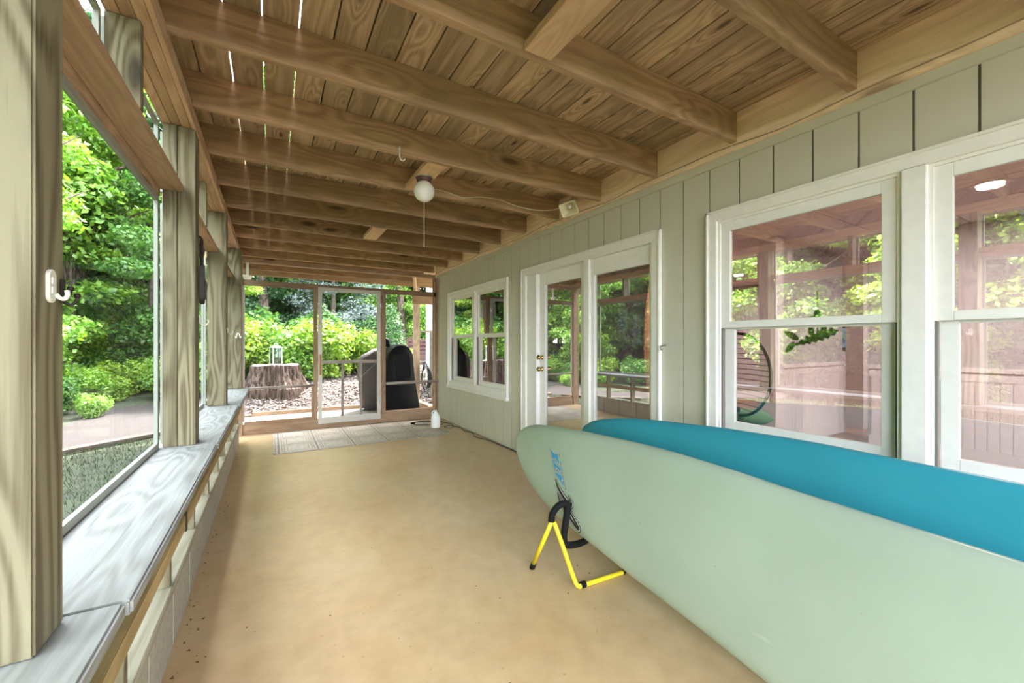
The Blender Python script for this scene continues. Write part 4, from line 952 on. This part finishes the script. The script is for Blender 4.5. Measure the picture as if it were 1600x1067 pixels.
# ------------------------------------------------------------------ plants
def leaf_mesh(name, clusters, n, size, mat, droop=.0, shell=.55):
    vol = np.array([c_[1][0] * c_[1][1] * c_[1][2] for c_ in clusters]) ** (2 / 3); pick = rng.choice(len(clusters), n, p=vol / vol.sum())
    cen = np.array([c_[0] for c_ in clusters])[pick]; rad = np.array([c_[1] for c_ in clusters])[pick]
    d = rng.normal(size=(n, 3)); d /= np.linalg.norm(d, axis=1)[:, None]
    r = shell + (1 - shell) * rng.random((n, 1)) ** .5; r *= 1 + .12 * rng.normal(size=(n, 1))
    P = cen + d * rad * r
    nrm = d * .6 + rng.normal(size=(n, 3)) * .55 + np.array([0, 0, .6]); nrm /= np.linalg.norm(nrm, axis=1)[:, None]
    t_ = rng.normal(size=(n, 3)); t_ -= nrm * (t_ * nrm).sum(1)[:, None]; t_ /= np.linalg.norm(t_, axis=1)[:, None]; b_ = np.cross(nrm, t_)
    s_ = size * rng.uniform(.6, 1.25, (n, 1))
    V = np.stack([P - t_ * s_ * .5, P + b_ * s_ * .30 - nrm * s_ * .06, P + t_ * s_ * .55 - nrm * s_ * droop, P - b_ * s_ * .30 - nrm * s_ * .06], 1).reshape(-1, 3)
    me = bpy.data.meshes.new(name); me.vertices.add(4 * n); me.vertices.foreach_set('co', V.ravel()); me.loops.add(4 * n); me.loops.foreach_set('vertex_index', np.arange(4 * n, dtype=np.int32))
    me.polygons.add(n); me.polygons.foreach_set('loop_start', np.arange(0, 4 * n, 4, dtype=np.int32)); me.polygons.foreach_set('loop_total', np.full(n, 4, dtype=np.int32)); me.update(calc_edges=True); me.materials.append(mat); return me
def crown(R, Hh, z0, k, rr=.42):
    out = []
    for i in range(k):
        a = random.random() * 6.28; q = random.random() ** .6; z_ = z0 + Hh * random.random(); f = math.sin(PI * min(1, max(.08, (z_ - z0) / Hh))) ** .5
        out.append(((R * q * f * math.cos(a), R * q * f * math.sin(a), z_), (R * rr * random.uniform(.7, 1.2), R * rr * random.uniform(.7, 1.2), R * rr * random.uniform(.35, .6))))
    return out
def trunk_mesh(name, h, r, mat, branches=5, lean=.3):
    mb = MB(); P = [(0, 0, -.3)]; a = random.random() * 6.28
    for i in range(1, 7): P.append((lean * math.sin(i * .9 + a) * i / 6, lean * math.cos(i * .7 + a) * i / 6, h * i / 6))
    mb.tube(smooth_path(P, 3), [r * (1 - .7 * i / 18) for i in range(19)], 10)
    for k in range(branches):
        i = random.randint(3, 6); p = Vector(P[i]); a = random.random() * 6.28
        mb.tube([p, p + Vector((math.cos(a), math.sin(a), .5)) * h * .10, p + Vector((math.cos(a), math.sin(a), .6)) * h * .2], [r * .35, r * .25, r * .08], 6)
    me0 = mb.build(name, mat, smooth=True); me = me0.data; bpy.data.objects.remove(me0); return me
def plant(name, label, cat, loc, fol, trk=None, s=1, rz=0, group=None, sz=None):
    t = thing(name, label, cat, (loc[0], loc[1], G(loc[0], loc[1]) + (loc[2] if len(loc) > 2 else 0)), group); t.rotation_euler = (0, 0, rz); t.scale = (s, s, sz or s)
    f = bpy.data.objects.new('foliage', fol); C.objects.link(f); f.parent = t; f['kind'] = 'stuff'
    if trk: k = bpy.data.objects.new('trunk', trk); C.objects.link(k); k.parent = t
    return t
TT = [trunk_mesh('trunk', 9, .20, M['bark']), trunk_mesh('trunk', 9, .15, M['darkbark']), trunk_mesh('trunk', 8, .24, M['bark'], 7, .5)]
def lowtree(seed, mat, n, z0=1.2, Hh=8.5, R=2.4, size=.17, k=34):
    random.seed(seed); return leaf_mesh('foliage', crown(R, Hh, z0, k, .33), n, size, mat)
TF = [lowtree(1, LEAF[1], 26000, k=50), lowtree(2, LEAF[0], 24000, .9, k=50), lowtree(3, LEAF[2], 26000, .5, 10, 2.6, .22, 60), lowtree(4, LEAF[1], 24000, 1.8, 9, 2.8, .2, 60), lowtree(5, LEAF[0], 20000, 2.2, 8.5, 2.9, .2, 50)]
NEAR = [lowtree(41, LEAF[0], 20000, 1.2, 8, 2.4, .2, 44), lowtree(42, LEAF[4], 18000, 1.6, 8, 2.4, .2, 40)]
BACK = lowtree(6, LEAF[2], 16000, .2, 12, 3.2, .42, 60)
def bush(seed, mat, n, size, R=.9, Hh=1.2, k=14):
    random.seed(seed); cl = []
    for i in range(k): a = random.random() * 6.28; q = random.random() ** .5 * R * .6; cl.append(((q * math.cos(a), q * math.sin(a), Hh * (.25 + .6 * random.random())), (R * .42, R * .42, Hh * .28)))
    return leaf_mesh('foliage', cl, n, size, mat, shell=.4)
BF = [bush(11, LEAF[4], 5200, .095), bush(12, LEAF[0], 5200, .09), bush(13, LEAF[1], 5200, .10), bush(14, LEAF[2], 4200, .10), bush(15, LEAF[3], 5200, .075)]
random.seed(99)
# woods on the far left and behind: rows of trees
def dist(p, q): return math.hypot(p[0] - q[0], p[1] - q[1])
spots = []
for y_ in np.arange(-1, 27, 2.6):
    for x_ in (-8.2, -11.2, -14.8):
        spots.append((x_ + random.uniform(-.8, .8) + (2.2 if y_ > 12 else 0) - (1.5 if y_ < 3 else 0), float(y_) + random.uniform(-.9, .9)))
for x_ in np.arange(-4, 14, 2.8):
    spots.append((float(x_) + random.uniform(-.6, .6), 19.5 + random.uniform(-1, 1.5))); spots.append((float(x_) + 1.2, 24 + random.uniform(-1, 1)))
for i, (x_, y_) in enumerate([(-19, a) for a in range(-4, 30, 4)] + [(a, 30 + (a % 3)) for a in range(-16, 26, 4)] + [(16, 22), (18, 17), (13, 24)]):
    plant('tall_tree', 'tall dark tree in the rearmost row of the woods', 'tree', (x_, y_), BACK, TT[1], 1.1, i * 1.7, 'tall dark trees at the back of the woods')
for i, (x_, y_) in enumerate(spots):
    kd = [1, 0, 3, 2, 4, 0, 2][i % 7]
    nm = {0: 'mid green', 1: 'bright green', 2: 'dark green', 3: 'mid green high crowned', 4: 'bright high crowned'}[kd]
    where = 'back row of the woods beyond the stump' if x_ > -5 and y_ > 17 else 'woods beyond the lawn and path'
    plant('woodland_tree', f'{nm} tree in the {where}', 'tree', (x_, y_), TF[kd], TT[i % 3], random.uniform(.85, 1.15), random.random() * 6.28, f'{nm} trees of the {where}')
# nearer trees with a face of their own
plant('shade_tree', 'smaller unseen tree added to shade the near post, outside the porch end', 'tree', (-2.5, -1.5), NEAR[0], TT[1], .55, 2.0)  # out of view, added to keep light off the near post
plant('shade_tree', 'unseen tree added on the lawn to cut light by the near porch end', 'tree', (-4.2, -2.8), TF[1], TT[0], .7, 1.0)  # also added out of view, dims the light from behind left
plant('shade_tree', 'pink barked tree whose trunk stands close outside the first opening', 'tree', (-4.6, 14.9), TF[1], TT[0], .9, 1.0)
plant('maple_tree', 'bright leafy tree filling the first opening beyond the path', 'tree', (-4.4, 11.4), TF[1], TT[1], .62, 2.0)
plant('maple_tree', 'second bright leafy tree further right behind the path', 'tree', (-2.9, 15.2), TF[0], TT[1], .7, 4.0)
for x_, y_, k_, lab in ((-6.0, 5.3, 0, 'bright leafy tree standing opposite the patio door'), (-5.7, 2.7, 1, 'yellow green tree standing opposite the big double-hung window'), (-6.1, .2, 0, 'bright leafy tree opposite the nearest window'), (-6.6, 8.4, 1, 'yellow green tree across the path from the lawn'), (-5.9, 12.6, 0, 'bright tree across the path behind the first maple')):
    plant('lawn_tree', lab, 'tree', (x_, y_), NEAR[k_], TT[k_], .62, y_)
plant('small_tree', 'yellow green leafy small tree left behind the stump', 'tree', (-1.25, 12.9), lowtree(21, LEAF[4], 12000, .3, 5.0, 1.5, .12, 24), TT[1], .62, .4)
plant('dogwood_tree', 'silvery leaved tree behind the screen door', 'tree', (1.9, 16.4), lowtree(22, LEAF[3], 17000, .4, 6.5, 2.5, .12, 34), TT[1], .72, .3)
plant('dark_tree', 'dark leafy tree behind the stump and shrubs', 'tree', (-.2, 16.6), lowtree(23, LEAF[2], 16000, .4, 7, 2.4, .13, 34), TT[2], .8, .7)
plant('side_tree', 'bright leafy tree right of the silvery one, behind the arborvitae', 'tree', (4.6, 16.8), lowtree(24, LEAF[0], 14000, .4, 7, 2.2, .13, 34), TT[2], .75, .7)
for i, (x_, y_, k, s_, lab) in enumerate((
    (-1.3, 11.4, 1, 1.0, 'green leafy shrub at the left end of the bed'), (-.35, 11.6, 0, 1.15, 'yellow green shrub straight behind the stump'), (.55, 11.3, 1, 1.10, 'bright green shrub behind the stump, right side'),
    (1.25, 11.5, 0, 1.15, 'yellow green shrub seen through the screen door, left side'), (1.95, 11.9, 0, .95, 'yellow green shrub seen through the screen door, right side'), (.9, 12.6, 2, 1.25, 'mid green shrub in the second row behind the screen door'),
    (-.9, 12.6, 2, 1.35, 'mid green shrub in the second row at left'), (2.1, 13.2, 3, 1.2, 'dark shrub in the second row behind the grills'), (-2.2, 12.9, 1, .8, 'green shrub at the far bend of the path'),
    (-3.6, 9.7, 1, .50, 'low green shrub beside the path, nearest the lawn'), (-3.5, 10.8, 2, .55, 'low mid green shrub along the path edge'), (-3.4, 12.0, 1, .7, 'green shrub halfway along the path'), (-5.0, 9.4, 2, .7, 'mid green undergrowth across the path'),
    (-4.6, 10.6, 0, .7, 'yellow green undergrowth across the path'), (-6.2, 8.6, 1, .9, 'bright undergrowth under the woods'), (-7.0, 5.6, 2, 1.0, 'undergrowth of the woods opposite the patio door'), (-7.2, 2.8, 1, 1.0, 'undergrowth of the woods opposite the big window'), (-7.4, 0, 2, 1.1, 'undergrowth of the woods near the open end of the porch'),
    (-4.2, 12.9, 2, .75, 'mid green undergrowth behind the bend of the path'), (-3.3, 13.6, 0, .7, 'low yellow green undergrowth behind the bend of the path'), (-5.6, 11.6, 1, .8, 'bright undergrowth under the first maple'), (-2.75, 10.2, 1, .34, 'small clump of ground cover at the path edge'),
    (-3.9, 11.4, 2, .6, 'ground cover clump between the maple and the path'), (-4.9, 13.9, 3, .8, 'dark undergrowth deep behind the path'), (-3.2, 12.6, 0, .45, 'small yellow green clump beside the path bend'), (-3.9, 15.2, 2, .9, 'mid green undergrowth at the foot of the pink barked tree'), (-2.5, 14.2, 1, .7, 'green undergrowth past the path bend'),
    (3.3, 11.9, 1, .6, 'small bright shrub by the slat fence'))):
    plant('shrub', lab, 'shrub', (x_, y_), BF[k], None, s_, i * 1.3)
def cone(seed, R, Hh, n):
    random.seed(seed); cl = [((0, 0, Hh * (.12 + .8 * i / 9)), (R * (1 - (i / 9.5) ** 2) ** .5 + .04,) * 2 + (Hh * .09,)) for i in range(10)]; return leaf_mesh('foliage', cl, n, .055, LEAF[5], shell=.8)
cf = cone(31, .42, 2.0, 9000)
plant('arborvitae', 'pointed green arborvitae above the black grill cover, right one', 'conifer', (3.02, 12.3), cf, None, .98, 0)
plant('arborvitae', 'pointed green arborvitae left of its twin behind the door frame', 'conifer', (2.5, 12.5), cf, None, .8, 1)
plant('arborvitae', 'small conifer tip poking above the yellow green shrubs', 'conifer', (1.12, 12.2), cf, None, .93, 1, sz=.95)
